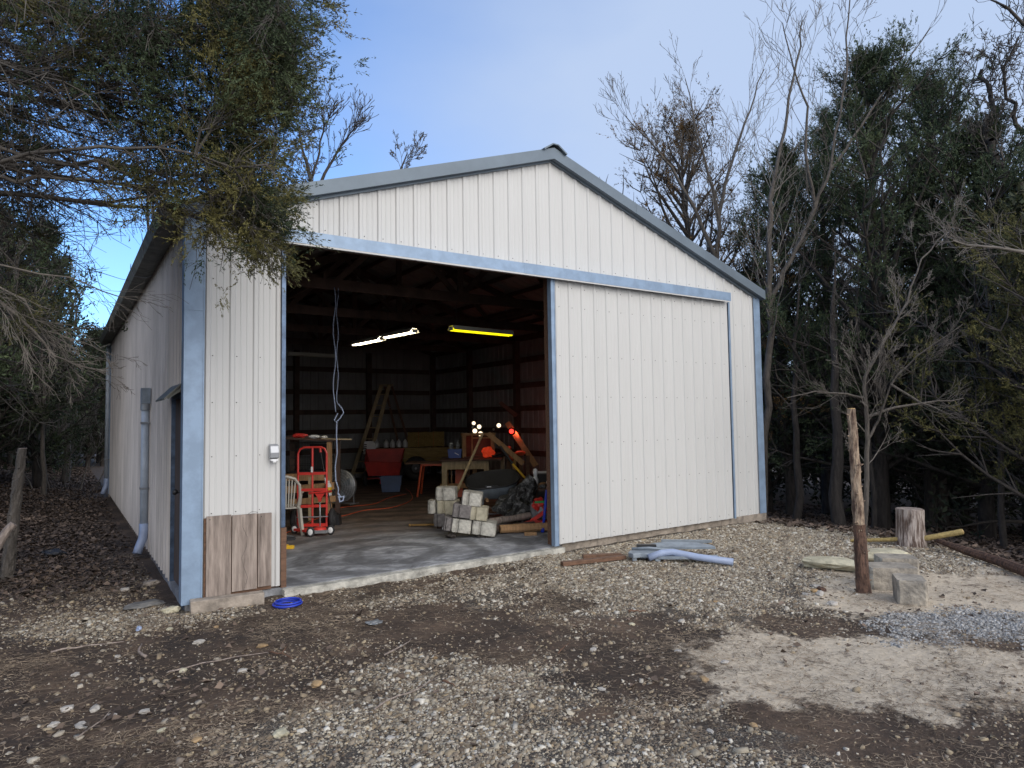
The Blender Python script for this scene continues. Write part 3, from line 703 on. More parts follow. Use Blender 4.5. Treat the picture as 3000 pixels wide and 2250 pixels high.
# slab floor
def floor_mat():
    m = bpy.data.materials.new('stained_slab'); m.use_nodes = True
    n, l = m.node_tree.nodes, m.node_tree.links; b = n['Principled BSDF']; b.inputs['Roughness'].default_value = .75
    t = n.new('ShaderNodeTexCoord')
    def nz(s, st=None, d=8, ro=.65, dist=0):
        z = n.new('ShaderNodeTexNoise'); z.inputs['Scale'].default_value = s; z.inputs['Detail'].default_value = d; z.inputs['Roughness'].default_value = ro; z.inputs['Distortion'].default_value = dist
        if st:
            mp = n.new('ShaderNodeMapping'); mp.inputs['Scale'].default_value = st; mp.inputs['Rotation'].default_value = (0, 0, .5); l.new(t.outputs['Object'], mp.inputs['Vector']); l.new(mp.outputs[0], z.inputs['Vector'])
        else: l.new(t.outputs['Object'], z.inputs['Vector'])
        return z.outputs[0]
    def rp(src, st):
        c = n.new('ShaderNodeValToRGB'); e = c.color_ramp.elements
        for i, (p, col) in enumerate(st):
            k = e[i] if i < 2 else e.new(p); k.position = p; k.color = (*col, 1)
        l.new(src, c.inputs['Fac']); return c.outputs[0]
    def mx(f, a, bb):
        k = n.new('ShaderNodeMixRGB')
        for s_, v_ in ((k.inputs[0], f), (k.inputs[1], a), (k.inputs[2], bb)):
            if isinstance(v_, (int, float)): s_.default_value = v_
            else: l.new(v_, s_)
        return k.outputs[0]
    grey = rp(nz(2.0, (1, 1.5, 1), 9, .72, 1.4), [(.34, (.13, .132, .138)), (.5, (.23, .235, .25)), (.66, (.44, .45, .47))])
    brown = rp(nz(3, None, 8, .7, .4), [(.35, (.06, .044, .034)), (.65, (.17, .12, .09))])
    s = n.new('ShaderNodeSeparateXYZ'); l.new(t.outputs['Object'], s.inputs[0])
    a = n.new('ShaderNodeMath'); a.operation = 'MULTIPLY_ADD'; l.new(nz(.9, None, 6, .6, .5), a.inputs[0]); a.inputs[1].default_value = 3.6; l.new(s.outputs['Y'], a.inputs[2])
    mr = n.new('ShaderNodeMapRange'); mr.inputs['From Min'].default_value = 3.2; mr.inputs['From Max'].default_value = 5.4; l.new(a.outputs[0], mr.inputs['Value'])
    c = mx(mr.outputs[0], grey, brown)
    wv = n.new('ShaderNodeTexWave'); wv.wave_type = 'RINGS'; wv.rings_direction = 'Z'; wv.inputs['Scale'].default_value = .55; wv.inputs['Distortion'].default_value = 3; wv.inputs['Detail'].default_value = 5; wv.inputs['Detail Scale'].default_value = 2.2
    mp = n.new('ShaderNodeMapping'); mp.inputs['Location'].default_value = (-2.6, -.9, 0); l.new(t.outputs['Object'], mp.inputs['Vector']); l.new(mp.outputs[0], wv.inputs['Vector'])
    c2 = n.new('ShaderNodeMixRGB'); c2.blend_type = 'MULTIPLY'; c2.inputs[0].default_value = .6; l.new(c, c2.inputs[1]); l.new(rp(wv.outputs[0], [(.2, (.35, .35, .35)), (.6, (1, 1, 1))]), c2.inputs[2])
    l.new(c2.outputs[0], b.inputs['Base Color'])
    bp = n.new('ShaderNodeBump'); bp.inputs['Strength'].default_value = .25; bp.inputs['Distance'].default_value = .01; l.new(nz(25), bp.inputs['Height']); l.new(bp.outputs[0], b.inputs['Normal'])
    return m
mb = q(); mb.use(floor_mat()); mb.box(.0, -.02, -.16, W-.1, Lb-.1, 0.0)
mb.use(M['concrete']); mb.box(X0-.0, -.13, -.16, DX0+.15, -.0205, -.012)
tag(mb.build('floor', None, None), kind='structure')
# ------------------------------------------------------------ things inside the barn
SC = -.595
def jitbox(mb, w, d, h, z0=0, x0=None, y0=None, j=.008):
    """a box whose faces are cut into a grid and roughened"""
    x0 = -w/2 if x0 is None else x0; y0 = -d/2 if y0 is None else y0
    k = len(mb.v); mb.box(x0, y0, z0, x0+w, y0+d, z0+h)
    for i in range(k, len(mb.v)): mb.v[i] = tuple(c+random.uniform(-j, j) for c in mb.v[i])
    return mb
# hanging shop lights
def shop_light(label, a, b, z, on, group=None):
    a = Vector(a); b = Vector(b); c = (a+b)/2; L = (b-a).length; az = math.atan2(b.y-a.y, b.x-a.x)
    t_ = thing('shop_light', label, 'light fixture', (c.x, c.y, z), az, group)
    mb = q(); pr_ = [(-.10, -.02), (-.05, .05), (.05, .05), (.10, -.02), (.094, -.024), (.045, .04), (-.045, .04), (-.094, -.024)]
    mb.prism(pr_, -L/2, L/2, 'x'); mb.build('reflector', M['fixture'], t_)
    for y in (-.035, .035):
        mb = q(); mb.tube([(-L/2+.02, y, -.006), (L/2-.02, y, -.006)], .034 if on == 'tube_y' else .022, 10); mb.build('tube', M[on], t_, smooth=True)
    for s_ in (-1, 1):
        mb = q(); mb.tube([(s_*L*.42, 0, .05), (s_*L*.40, 0, .05+max(.05, 3.72-z-.05))], .004, 5); mb.build('chain', M['wire'], t_)
        mb = q(); mb.box(s_*L*.5-.012, -.05, -.03, s_*L*.5+.012, .05, .03); mb.build('end_cap', M['fixture'], t_)
    return t_
shop_light('near lit warm white shop light of the two hung end to end under the trusses', (3.72, 3.8), (3.84, 2.86), 3.2, 'tube_w', 'lit shop lights hung end to end')
shop_light('farther lit warm white shop light, its left end hanging lower over the hand truck side', (3.60, 5.0), (3.72, 3.95), 3.18, 'tube_w', 'lit shop lights hung end to end')
shop_light('yellow shop light with wide tube hung right of the two white ones', (4.12, 2.12), (5.38, 2.27), 3.17, 'tube_y')
shop_light('unlit dusty shop light hanging far back behind the rope', (3.08, 7.61), (4.19, 7.74), 3.2, 'fixture')
# rope
mb = q()
rp_ = [(2.31+.02*math.sin(i*.9), 2.40, 3.70-i*.12) for i in range(15)]
mb.tube(rp_+[(2.33, 2.40, 1.85)], .008, 6)
mb.tube([(2.36+.015*math.sin(i*1.3+1), 2.41, 3.70-i*.13) for i in range(14)]+[(2.37, 2.40, 1.95)], .006, 6)
mb.tube([(2.37, 2.40, 1.97), (2.42, 2.39, 1.90), (2.45, 2.40, 1.84), (2.40, 2.41, 1.76), (2.34, 2.40, 1.70), (2.31, 2.41, 1.73), (2.36, 2.40, 1.83)], .009, 6)
mb.tube([(2.345, 2.40, 1.72), (2.34, 2.40, 1.5), (2.35, 2.40, 1.25), (2.32, 2.40, 1.05), (2.33, 2.4, .85), (2.37, 2.4, .72), (2.36, 2.4, .64)], .010, 6)
mb.tube([(2.36, 2.4, .66), (2.40, 2.4, .60), (2.45, 2.4, .61), (2.44, 2.4, .55), (2.39, 2.4, .53), (2.37, 2.4, .62)], .014, 6)
tag(mb.build('hanging_rope', M['rope'], None, smooth=True), 'knotted blue and white rope hanging from the truss just inside the opening', 'rope')
# wooden rack with the wire crate
rk = thing('wooden_rack', 'rough wooden rack of old boards standing behind the red hand truck', 'rack', (2.66, 4.60, 0), SC)
rk.scale = (.74, .8, 1)
for (x, y, z0, z1, m_) in ((-.76, -.25, .45, 1.42, 'lumber'), (.50, -.25, 0, 1.36, 'lumber'), (-.62, .45, 0, 1.4, 'truss'), (.50, .45, 0, 1.36, 'truss'), (.05, -.2, 0, .75, 'lumber2')):
    mb = q(); mb.box(x-.055, y-.03, z0, x+.055, y+.03, z1); mb.build('post', M[m_], rk)
for (a, b, w_, h_) in (((-.84, -.29, .52), (.62, -.29, .60), .04, .12), ((-.62, -.20, .75), (.5, -.20, .75), .03, .12), ((-.4, -.32, .33), (.66, -.32, .38), .04, .10), ((-.86, -.26, 1.44), (.66, -.28, 1.38), .14, .025), ((-.70, .40, 1.44), (.6, .40, 1.38), .3, .025), ((-.7, .1, 1.435), (.64, .08, 1.375), .3, .02)):
    mb = q(); mb.beam(a, b, w_, h_); mb.build('rail', M['lumber' if w_ < .1 else 'truss'], rk)
mb = q(); mb.box(-.60, -.16, .60, .55, .42, .62); mb.build('shelf', M['truss'], rk)
wc = thing('wire_crate', 'black wire animal crate sitting inside the wooden rack', 'crate', (2.66, 4.62, .82), SC)
wc.scale = (.70, .75, 1)
mb = q()
for i in range(15):
    x = -.5+i*.068; mb.tube([(x, -.16, 0), (x, -.16, .52)], .004, 4); mb.tube([(x, .38, 0), (x, .38, .52)], .004, 4)
for k in range(5):
    z = .52*k/4; mb.tube([(-.5, -.16, z), (.46, -.16, z)], .005, 4); mb.tube([(-.5, .38, z), (.46, .38, z)], .005, 4); mb.tube([(-.5, -.16, z), (-.5, .38, z)], .005, 4); mb.tube([(.46, -.16, z), (.46, .38, z)], .005, 4)
mb.build('cage', M['wire'], wc)
mb = q(); mb.box(-.49, -.15, .0, .45, .37, .03); mb.build('tray', M['black'], wc)
mb = q(); mb.box(-.1, .2, .03, .44, .36, .5); tag(mb.build('black_box', M['black'], None), 'flat black box standing inside the wire crate', 'box'); bpy.data.objects['black_box'].location = (2.66, 4.64, .83); bpy.data.objects['black_box'].rotation_euler = (0, 0, SC); bpy.data.objects['black_box'].scale = (.62, .7, .95)
# clutter on the rack
def lump(name, label, cat, loc, size, m, seed=0, sub=2, amp=.25, rz=0, group=None, flat=False):
    import bmesh
    bm = bmesh.new(); bmesh.ops.create_icosphere(bm, subdivisions=sub, radius=1.0)
    r_ = random.Random(seed)
    from mathutils import noise as mn
    off = Vector((seed*3.1, seed*1.7, 0))
    for v in bm.verts:
        k = 1+amp*(mn.noise(v.co*1.3+off)*1.2+.5*mn.noise(v.co*3.1+off)); v.co = v.co*k
        if flat: v.co.z = max(-.75, min(.8, v.co.z))
        v.co = Vector((v.co.x*size[0]/2, v.co.y*size[1]/2, v.co.z*size[2]/2))
    me = bpy.data.meshes.new(name); bm.to_mesh(me); bm.free(); me.materials.append(m)
    o = link(name, me); o.location = loc; o.rotation_euler = (0, 0, rz)
    return tag(o, label, cat, group)
lump('red_cloth', 'crumpled red cloth lying on top of the wooden rack', 'cloth', (2.45, 4.58, 1.47), (.24, .12, .07), M['red'], 2, 3, .4, -.4)
lump('white_rag', 'bunched white rag on the rack top beside the red cloth', 'rag', (2.66, 4.44, 1.45), (.18, .11, .06), M['white'], 3, 3, .4, -.4)
lump('white_rag', 'smaller flat white rag at the right of the bunched one', 'rag', (2.80, 4.36, 1.44), (.12, .10, .045), M['white'], 4, 3, .4, -.4)
mb = q(); mb.beam((0, 0, 0), (.48, -.22, -.02), .05, .02); o_ = tag(mb.build('wood_strip', M['lumber2'], None), 'thin pale wood strip sticking out from the rack top over the rope', 'wood strip'); o_.location = (2.75, 4.36, 1.41)
# jug on the lower shelf
jg = thing('oil_jug', 'pale jug with a yellow label standing on the rack shelf behind the hand truck', 'jug', (2.80, 4.12, .44), -.3)
mb = q(); mb.lathe((0, 0, 0), [(.05, 0), (.055, .02), (.055, .17), (.03, .22), (.02, .23)], 'z', 12); mb.build('bottle', M['milky'], jg, smooth=True)
mb = q(); mb.lathe((0, 0, .05), [(.0565, 0), (.0565, .1)], 'z', 12); mb.build('label_band', M['yellow'], jg)
mb = q(); mb.lathe((0, 0, .231), [(.022, 0), (.022, .025)], 'z', 10); mb.build('cap', M['white'], jg)
# hand truck
ht = thing('hand_truck', 'tall bright red hand truck with black tyres standing before the wooden rack', 'hand truck', (2.33, 3.52, 0), SC+.1)
mb = q(); H = 1.30; hw = .225
for s_ in (-1, 1): mb.tube([(s_*hw, .02, .03), (s_*hw, .03, H-.10), (s_*(hw-.03), .03, H-.03), (s_*(hw-.09), .03, H), (0, .03, H)], .017, 8)
for z in (.88, .62, .36, .06): mb.box(-hw, .01, z-.022, hw, .035, z+.022)
mb.tube([(0, .03, .03), (0, .03, H)], .017, 8)
mb.build('frame', M['red'], ht, smooth=False)
mb = q(); mb.tube([(-hw-.02, .0, .19), (hw+.06, .0, .19)], .010, 8); mb.build('axle', M['silver'], ht)
mb = q(); mb.box(-.22, -.22, .004, .22, .02, .014); mb.build('toe_plate', M['red'], ht)
mb = q(); mb.box(-.016, -.012, .90, .016, .006, .99); mb.build('handle_grip', M['white'], ht)
for s_ in (-1, 1):
    mb = q(); mb.torus((s_*(hw+.075), .10, .155), .115, .042, 'x', 24, 8); wh = mb.build('wheel', M['rubber'], ht, smooth=True)
    mb = q(); mb.lathe((s_*(hw+.075), .10, .155), [(.08, -.015), (.08, .015)], 'x', 16); mb.build('rim', M['greymetal'], wh)
# toy scooter
sc = thing('kick_scooter', 'small red and silver child scooter with white hubbed wheels before the hand truck', 'scooter', (2.17, 2.92, 0), SC)
sc.scale = (.80, 1, 1)
mb = q(); mb.use(M['red']); mb.prism([(-.42, .10), (-.15, -.05), (.10, -.09), (.25, -.04), (.25, .04), (.10, .10), (-.15, .16), (-.42, .2)], .055, .085, 'z'); mb.lathe((.12, .0, .085), [(.12, 0), (.10, .03), (.03, .045)], 'z', 16)
mb.build('deck', None, sc)
mb = q(); mb.prism([(-.02, -.12), (.27, -.12), (.30, -.06), (.22, -.09), (.05, -.09)], .045, .09, 'z'); mb.build('bumper', M['silver'], sc)
mb = q(); mb.tube([(.12, 0, .10), (.11, .02, .52)], .013, 10); mb.build('stem', M['silver'], sc, smooth=True)
mb = q(); mb.tube([(.11, .02, .50), (.11, .02, .60)], .022, 10); mb.prism([(.02, .62), (.20, .62), (.15, .56), (.13, .50), (.09, .50), (.07, .56)], .0, .04, 'y'); mb.tube([(-.05, .02, .63), (.27, .02, .65)], .014, 8); hb = mb.build('handlebar', M['red'], sc)
mb = q(); mb.tube([(-.10, .02, .625), (-.05, .02, .63)], .018, 8); mb.tube([(.27, .02, .65), (.33, .02, .655)], .018, 8); mb.build('grip', M['reddk'], hb)
for (x, y) in ((.0, -.16), (.32, .0), (-.42, .15)):
    mb = q(); mb.torus((x, y, .075), .058, .018, 'y', 20, 8); w_ = mb.build('wheel', M['rubber'], sc, smooth=True)
    mb = q(); mb.lathe((x, y, .075), [(.018, -.022), (.045, -.015), (.045, .015), (.018, .022)], 'y', 16); mb.build('hub', M['white'], w_)
# plastic garden chair
ch = thing('plastic_chair', 'faded beige plastic chair with slatted back just inside the left jamb', 'chair', (1.86, 3.32, 0), SC+3.5)
mb = q(); mb.prism([(-.22, -.22), (.22, -.22), (.20, .2), (-.20, .2)], .40, .425, 'z'); mb.build('seat', M['beige'], ch)
for x, y in ((-.2, -.2), (.2, -.2), (-.2, .2), (.2, .2)):
    mb = q(); mb.beam((x, y, .40), (x*1.2, y*1.25, 0), .045, .03); mb.build('leg', M['beige'], ch)
mb = q()
top = [(-.20, .26, .60), (-.19, .30, .76), (-.12, .33, .86), (0, .34, .90), (.12, .33, .86), (.19, .30, .76), (.20, .26, .60)]
mb.tube([(-.17, .2, .42)]+top+[(.17, .2, .42)], .022, 8)
for k in range(7):
    x = -.13+k*.0433; mb.beam((x*.8, .215, .43), (x, .325, .885-.9*x*x*2.3), .020, .010, (0, 1, 0))
mb.build('backrest', M['beige'], ch)
for s_ in (-1, 1):
    mb = q(); mb.tube([(s_*.22, -.2, .40), (s_*.24, -.2, .60), (s_*.25, 0, .62), (s_*.20, .27, .64)], .02, 8); mb.build('armrest', M['beige'], ch)
# dustpan
dp = thing('dustpan', 'upright black dustpan with long black handle and red grip', 'dustpan', (2.68, 3.70, 0), SC)
mb = q(); mb.prism([(-.14, 0), (.17, 0), (.15, .16), (.06, .20), (-.02, .20), (-.12, .14)], -.02, .14, 'y'); mb.build('pan', M['black'], dp)
mb = q(); mb.tube([(.02, .06, .2), (-.06, .06, .6), (-.17, .06, 1.22)], .010, 8); mb.build('handle', M['black'], dp)
mb = q(); mb.tube([(-.075, .06, .68), (-.09, .06, .78)], .02, 8); mb.build('clip', M['white'], dp)
mb = q(); mb.tube([(-.168, .06, 1.2), (-.178, .06, 1.28)], .022, 8); mb.build('grip', M['red'], dp)
# floor fan
fn = thing('floor_fan', 'round grey caged floor fan behind the dustpan', 'fan', (3.60, 5.75, .07), SC-.3)
mb = q()
for r_ in (.30, .25, .2, .15, .1): mb.torus((0, -.06+.1*(.3-r_)*-1, .36), r_, .005, 'y', 28, 4)
for k in range(20):
    a = k*math.pi/10; mb.tube([(.05*math.cos(a), -.09, .36+.05*math.sin(a)), (.30*math.cos(a), -.06, .36+.30*math.sin(a))], .003, 4)
mb.torus((0, 0, .36), .31, .014, 'y', 28, 6)
cg = mb.build('cage', M['silver'], fn)
mb = q(); mb.lathe((0, -.01, .36), [(.30, 0), (.31, .1), (.12, .16)], 'y', 24); mb.build('housing', M['greymetal'], fn, smooth=True)
mb = q()
for k in range(4):
    a = k*math.pi/2+.3; c_, s_ = math.cos(a), math.sin(a)
    mb.add([(c_*.05, -.05, .36+s_*.05), (c_*.25-s_*.09, -.03, .36+s_*.25+c_*.09), (c_*.26+s_*.04, -.055, .36+s_*.26-c_*.04), (c_*.05, -.045, .355+s_*.05), (c_*.25-s_*.09, -.025, .36+s_*.25+c_*.09), (c_*.26+s_*.04, -.05, .36+s_*.26-c_*.04)], [(0, 1, 2), (5, 4, 3), (0, 3, 4, 1), (1, 4, 5, 2), (2, 5, 3, 0)])
mb.build('blades', M['greyplastic'], fn)
mb = q(); mb.lathe((0, -.10, .36), [(.045, 0), (.045, .05)], 'y', 14); mb.build('hub', M['black'], fn)
mb = q(); mb.tube([(-.26, .03, .36), (-.28, .03, .02), (.28, .03, .02), (.26, .03, .36)], .013, 6); mb.tube([(-.28, -.12, .012), (-.28, .2, .012)], .012, 6); mb.tube([(.28, -.12, .012), (.28, .2, .012)], .012, 6); mb.build('stand', M['greymetal'], fn)
# small things by the left jamb
mb = q(); mb.use(M['yellow']); mb.box(-.07, -.03, 0, .12, .03, .045); mb.box(-.03, -.031, .0455, .04, .031, .055); o_ = tag(mb.build('tape_measure', None, None, bevel=.008), 'bright yellow plastic tool case lying on the slab by the left jamb', 'tool'); o_.location = (1.52, 2.10, 0); o_.rotation_euler = (0, 0, SC)
for k, (x, y, a, lab) in enumerate(((1.70, 2.75, .4, 'scuffed black work shoe lying on the slab left of the scooter'), (1.55, 2.62, -.3, 'flattened black work shoe nearer the left jamb'))):
    s_ = thing('work_shoe', lab, 'shoe', (x, y, 0), SC+a, 'black work shoes')
    mb = q(); mb.prism([(-.14, .0), (.14, .0), (.145, .03), (-.145, .03)], -.045, .045, 'y'); mb.build('sole', M['rubber'], s_, bevel=.006)
    mb = q(); mb.prism([(-.13, .0305), (.135, .0305), (.12, .065), (.02, .08), (-.02, .12), (-.12, .115)], -.038, .038, 'y'); mb.build('upper', M['black'], s_, bevel=.012)
# extension cord over the floor
def cord(name, label, pts, r, m, cat='cord'):
    P = [Vector(p) for p in pts]; o_ = []
    for i in range(len(P)-1):
        p0 = P[max(0, i-1)]; p1 = P[i]; p2 = P[i+1]; p3 = P[min(len(P)-1, i+2)]
        for k in range(6):
            t_ = k/6; o_.append(.5*((2*p1)+(-p0+p2)*t_+(2*p0-5*p1+4*p2-p3)*t_**2+(-p0+3*p1-3*p2+p3)*t_**3))
    o_.append(P[-1]); mb = q(); mb.tube(o_, r, 6)
    return tag(mb.build(name, m, None, smooth=True), label, cat)
cord('extension_cord', 'orange extension cord snaking from the left jamb across the floor', [(1.3, 2.9, .01), (1.7, 3.2, .01), (2.1, 3.6, .01), (2.8, 4.6, .01), (3.2, 4.55, .01), (3.8, 5.0, .01), (4.4, 5.05, .01), (5.2, 5.9, .01), (5.8, 7.2, .01), (6.1, 8.1, .01)], .008, M['orange'])
cord('extension_cord', 'second orange cord loop lying on the floor behind the dustpan', [(3.1, 5.2, .01), (3.6, 5.7, .01), (4.3, 5.8, .01), (5.0, 6.6, .01), (5.6, 7.0, .01)], .008, M['orange'])
# navy tote
tt = thing('storage_tote', 'dark navy plastic tote standing on the floor before the red cart', 'tote', (5.62, 7.9, 0), SC+.15)
mb = q(); mb.prism([(-.21, 0), (.21, 0), (.25, .33), (-.25, .33)], -.17, .17, 'y'); 
for x in (-.14, -.05, .05, .14): mb.box(x-.02, -.178, .02, x+.02, -.1705, .31)
mb.build('bin', M['bluebin'], tt)
mb = q(); mb.box(-.27, -.19, .331, .27, -.165, .36); mb.box(-.27, .165, .331, .27, .19, .36); mb.box(-.27, -.1645, .331, -.245, .1645, .36); mb.box(.245, -.1645, .331, .27, .1645, .36); mb.build('rim', M['bluebin'], tt)
# red garden cart
gc = thing('garden_cart', 'faded red metal tipping cart with hay scraps inside', 'cart', (6.0, 9.3, 0), SC+.12)
mb = q(); v = [(-.34, -.42, .30), (.45, -.42, .30), (.45, .5, .36), (-.34, .5, .36), (-.42, -.5, .66), (.5, -.5, .62), (.55, .62, .93), (-.5, .62, .93)]
i_ = [(x*.965, y*.965, z+.012) for x, y, z in v]
mb.add(v+i_, [(0, 1, 2, 3), (0, 1, 5, 4), (1, 2, 6, 5), (2, 3, 7, 6), (3, 0, 4, 7), (8, 9, 10, 11), (8, 9, 13, 12), (9, 10, 14, 13), (10, 11, 15, 14), (11, 8, 12, 15), (4, 5, 13, 12), (5, 6, 14, 13), (6, 7, 15, 14), (7, 4, 12, 15)])
mb.build('tub', M['reddk'], gc)
mb = q(); mb.beam((0, -.8, .15), (0, .4, .25), .05, .05); mb.beam((-.4, 0, .2), (.4, 0, .2), .04, .04); mb.build('chassis', M['reddk'], gc)
for s_ in (-1, 1):
    mb = q(); mb.torus((s_*.45, .0, .2), .15, .05, 'x', 24, 8); w_ = mb.build('wheel', M['rubber'], gc, smooth=True)
    mb = q(); mb.lathe((s_*.45, 0, .2), [(.10, -.03), (.10, .03)], 'x', 14); mb.build('rim', M['white'], w_)
lump('hay_scraps', 'loose hay scraps heaped inside the red cart', 'hay', (6.02, 9.35, .50), (.6, .55, .22), M['hay'], 8, 3, .5)
# trailer with bale and jugs
tr_ = thing('utility_trailer', 'flat utility trailer with yellowish side boards and wide black tyres', 'trailer', (7.55, 10.75, 0), SC+.12)
mb = q(); mb.box(-1.25, -.55, .62, 1.35, .65, .68); mb.build('deck', M['trailerwood'], tr_)
mb = q(); mb.box(-1.25, -.60, .66, 1.35, -.555, .92); mb.build('side_board', M['trailerwood'], tr_)
mb = q(); mb.box(-1.22, -.585, .42, 1.3, -.535, .61); mb.build('lower_rail', M['trailerwood'], tr_)
mb = q(); mb.beam((-1.2, .0, .5), (1.3, .0, .5), .08, .1); mb.beam((.1, -.6, .36), (.1, .7, .36), .06, .06); mb.build('chassis', M['black'], tr_)
for (x, y) in ((.12, -.74), (.12, .8), (-.52, -.74)):
    mb = q(); mb.torus((x, y, .35), .235, .11, 'y', 28, 10); w_ = mb.build('wheel', M['rubber'], tr_, smooth=True)
    mb = q(); mb.lathe((x, y, .35), [(.12, -.05), (.15, .0), (.15, .05)], 'y', 16); mb.build('rim', M['black'], w_)
mb = q(); mb.lathe((.12, -.85, .35), [(.035, 0), (.03, .05)], 'y', 10); mb.build('hub', M['greymetal'], tr_)
hb = thing('hay_bale', 'square golden hay bale resting on the trailer deck', 'hay bale', (7.95, 10.65, .93), SC+.12)
mb = q(); mb.use(M['straw']); 
import bmesh as _b
bm = _b.new(); _b.ops.create_cube(bm, size=1); _b.ops.subdivide_edges(bm, edges=bm.edges[:], cuts=7, use_grid_fill=True)
for v in bm.verts:
    v.co = Vector((v.co.x*1.05, v.co.y*.5, (v.co.z+.5)*.42)); v.co += Vector([random.uniform(-.014, .014) for _ in range(3)])
me = bpy.data.meshes.new('bale'); bm.to_mesh(me); bm.free(); me.materials.append(M['straw']); link('bale', me, hb)
for x in (-.22, .22):
    mb = q(); mb.tube([(x, -.27, -.0), (x, -.27, .435), (x, .27, .435), (x, .27, 0)], .004, 5); mb.build('twine', M['orange'], hb)
for k, (dx, nm) in enumerate(((-.93, 'leftmost'), (-.66, 'second from the left'), (-.48, 'middle'), (-.30, 'second from the right'), (-.12, 'rightmost, beside the bale'))):
    x = 7.2+dx*math.cos(SC+.12)+.18; y = 10.75+dx*math.sin(SC+.12)-.15
    j_ = thing('milk_jug', 'empty translucent plastic jug on the trailer, '+nm+' of the row' if k < 4 else 'empty translucent plastic jug on the trailer touching the bale', 'jug', (x, y, .925), .2*k, 'empty jugs on the trailer')
    mb = q(); mb.lathe((0, 0, 0), [(.07, 0), (.078, .02), (.078, .12), (.05, .18), (.02, .215)], 'z', 10); mb.build('bottle', M['milky'], j_, smooth=True)
    mb = q(); mb.lathe((0, 0, .216), [(.021, 0), (.021, .02)], 'z', 10); mb.build('cap', M['white'], j_)
sg_ = thing('white_bag', 'white sack with dark printed bars standing left of the jugs', 'sack', (5.95, 10.1, .80), SC)
mb = q(); mb.prism([(-.16, 0), (.17, 0), (.18, .30), (.10, .36), (-.13, .35)], -.04, .05, 'y'); mb.build('sack', M['white'], sg_, bevel=.02)
mb = q()
for k in range(4): mb.box(-.13, -.046, .08+k*.055, -.06, -.0405, .11+k*.055)
mb.build('print', M['black'], sg_)
# step ladder
ld = thing('step_ladder', 'tall weathered wooden step ladder standing open behind the trailer', 'ladder', (6.9, 11.35, 0), SC)
ld.scale = (1.15, 1, 1)
for s_, nm in ((-1, 'side_rail'), (1, 'side_rail')):
    mb = q(); mb.beam((-.62+s_*.17, -.3, .0), (.05+s_*.10, 0, 2.75), .05, .09); mb.build('side_rail', M['lumber2'], ld)
    mb = q(); mb.beam((.70+s_*.16, .3, .0), (.13+s_*.09, .03, 2.72), .03, .05); mb.build('rear_leg', M['brownwood'], ld)
for k in range(8):
    t_ = (k+.6)/8.4; mb = q(); c = Vector((-.62, -.3, 0)).lerp(Vector((.05, 0, 2.75)), t_); hw2 = .17-.07*t_
    mb.box(c.x-hw2, c.y-.06, c.z-.012, c.x+hw2, c.y+.06, c.z+.012); mb.build('step', M['lumber2'], ld)
mb = q(); mb.box(-.1, -.1, 2.75, .25, .12, 2.78); mb.build('top_cap', M['lumber2'], ld)
mb = q(); mb.beam((-.12, -.1, 2.1), (.27, .12, 2.1), .02, .02); mb.build('spreader', M['greymetal'], ld)
# workbench
wb = thing('workbench', 'sturdy pale lumber workbench carrying the glowing brooder box', 'workbench', (6.55, 5.78, 0), SC+.05)
for x, y in ((-.52, -.3), (.40, -.3), (-.52, .45), (.40, .45)):
    mb = q(); mb.box(x-.055, y-.045, 0, x+.055, y+.045, .80); mb.build('leg', M['lumber2' if y < 0 else 'lumber'], wb)
mb = q(); mb.box(-.465, -.33, .62, .345, -.29, .80); mb.build('apron', M['lumber2'], wb)
mb = q(); mb.box(-.62, -.42, .801, .75, .6, .84); mb.build('top', M['truss'], wb)
mb = q(); mb.box(-.62, -.2, .2, .45, -.16, .3); mb.build('stretcher', M['lumber'], wb)
# boards standing under the bench
for k, (x, m_, lab) in enumerate(((-.22, 'orange', 'wide orange painted board standing upright under the workbench'), (-.02, 'brownwood', 'narrow brown board upright under the bench, next to the orange one'), (.12, 'lumber', 'tan board upright under the bench near its right leg'), (-.36, 'lumber', 'thin stick leaning between the bench leg and the orange board'))):
    mb = q(); w_ = (.09, .04, .06, .015)[k]; mb.beam((0, 0, 0), (.03-.06*(k == 3), .2, .72), w_*2 if k == 0 else w_*1.6, .03, (0, 1, 0))
    o_ = tag(mb.build('board', M[m_], None), lab, 'board'); a = SC+.05
    o_.location = (6.55+x*math.cos(a)+.15*math.sin(a), 5.78+x*math.sin(a)-.15*math.cos(a), 0); o_.rotation_euler = (0, 0, a)
# orange sawhorse table to its left
sh = thing('sawhorse_table', 'low table of a thin board on orange painted sawhorse legs left of the workbench', 'table', (5.98, 6.35, 0), SC)
mb = q(); mb.box(-.62, -.2, .73, .36, .45, .755); mb.build('top', M['brownwood'], sh)
for x in (-.26, .24):
    for y in (-.12, .32):
        mb = q(); mb.beam((x, y, .73), (x-.10 if x < 0 else x+.05, y*1.4, 0), .035, .035); mb.build('leg', M['orange'], sh)
mb = q(); mb.box(-.28, -.14, .68, .26, -.10, .7295); mb.build('crossbar', M['orange'], sh)
# second bench behind, full of boards, right of the first
w2 = thing('board_stack', 'row of brown boards leaning upright between workbench and wheelbarrow', 'boards', (7.45, 5.4, 0), SC)
for k, x in enumerate((-.22, -.08, .05, .2, .36)):
    mb = q(); mb.beam((x, 0, 0), (x+.03, .18, .86+.05*(k % 2)), .085, .025, (0, 1, 0)); mb.build('board', M[('lumber2', 'brownwood', 'lumber', 'brownwood', 'brownwood')[k]], w2)
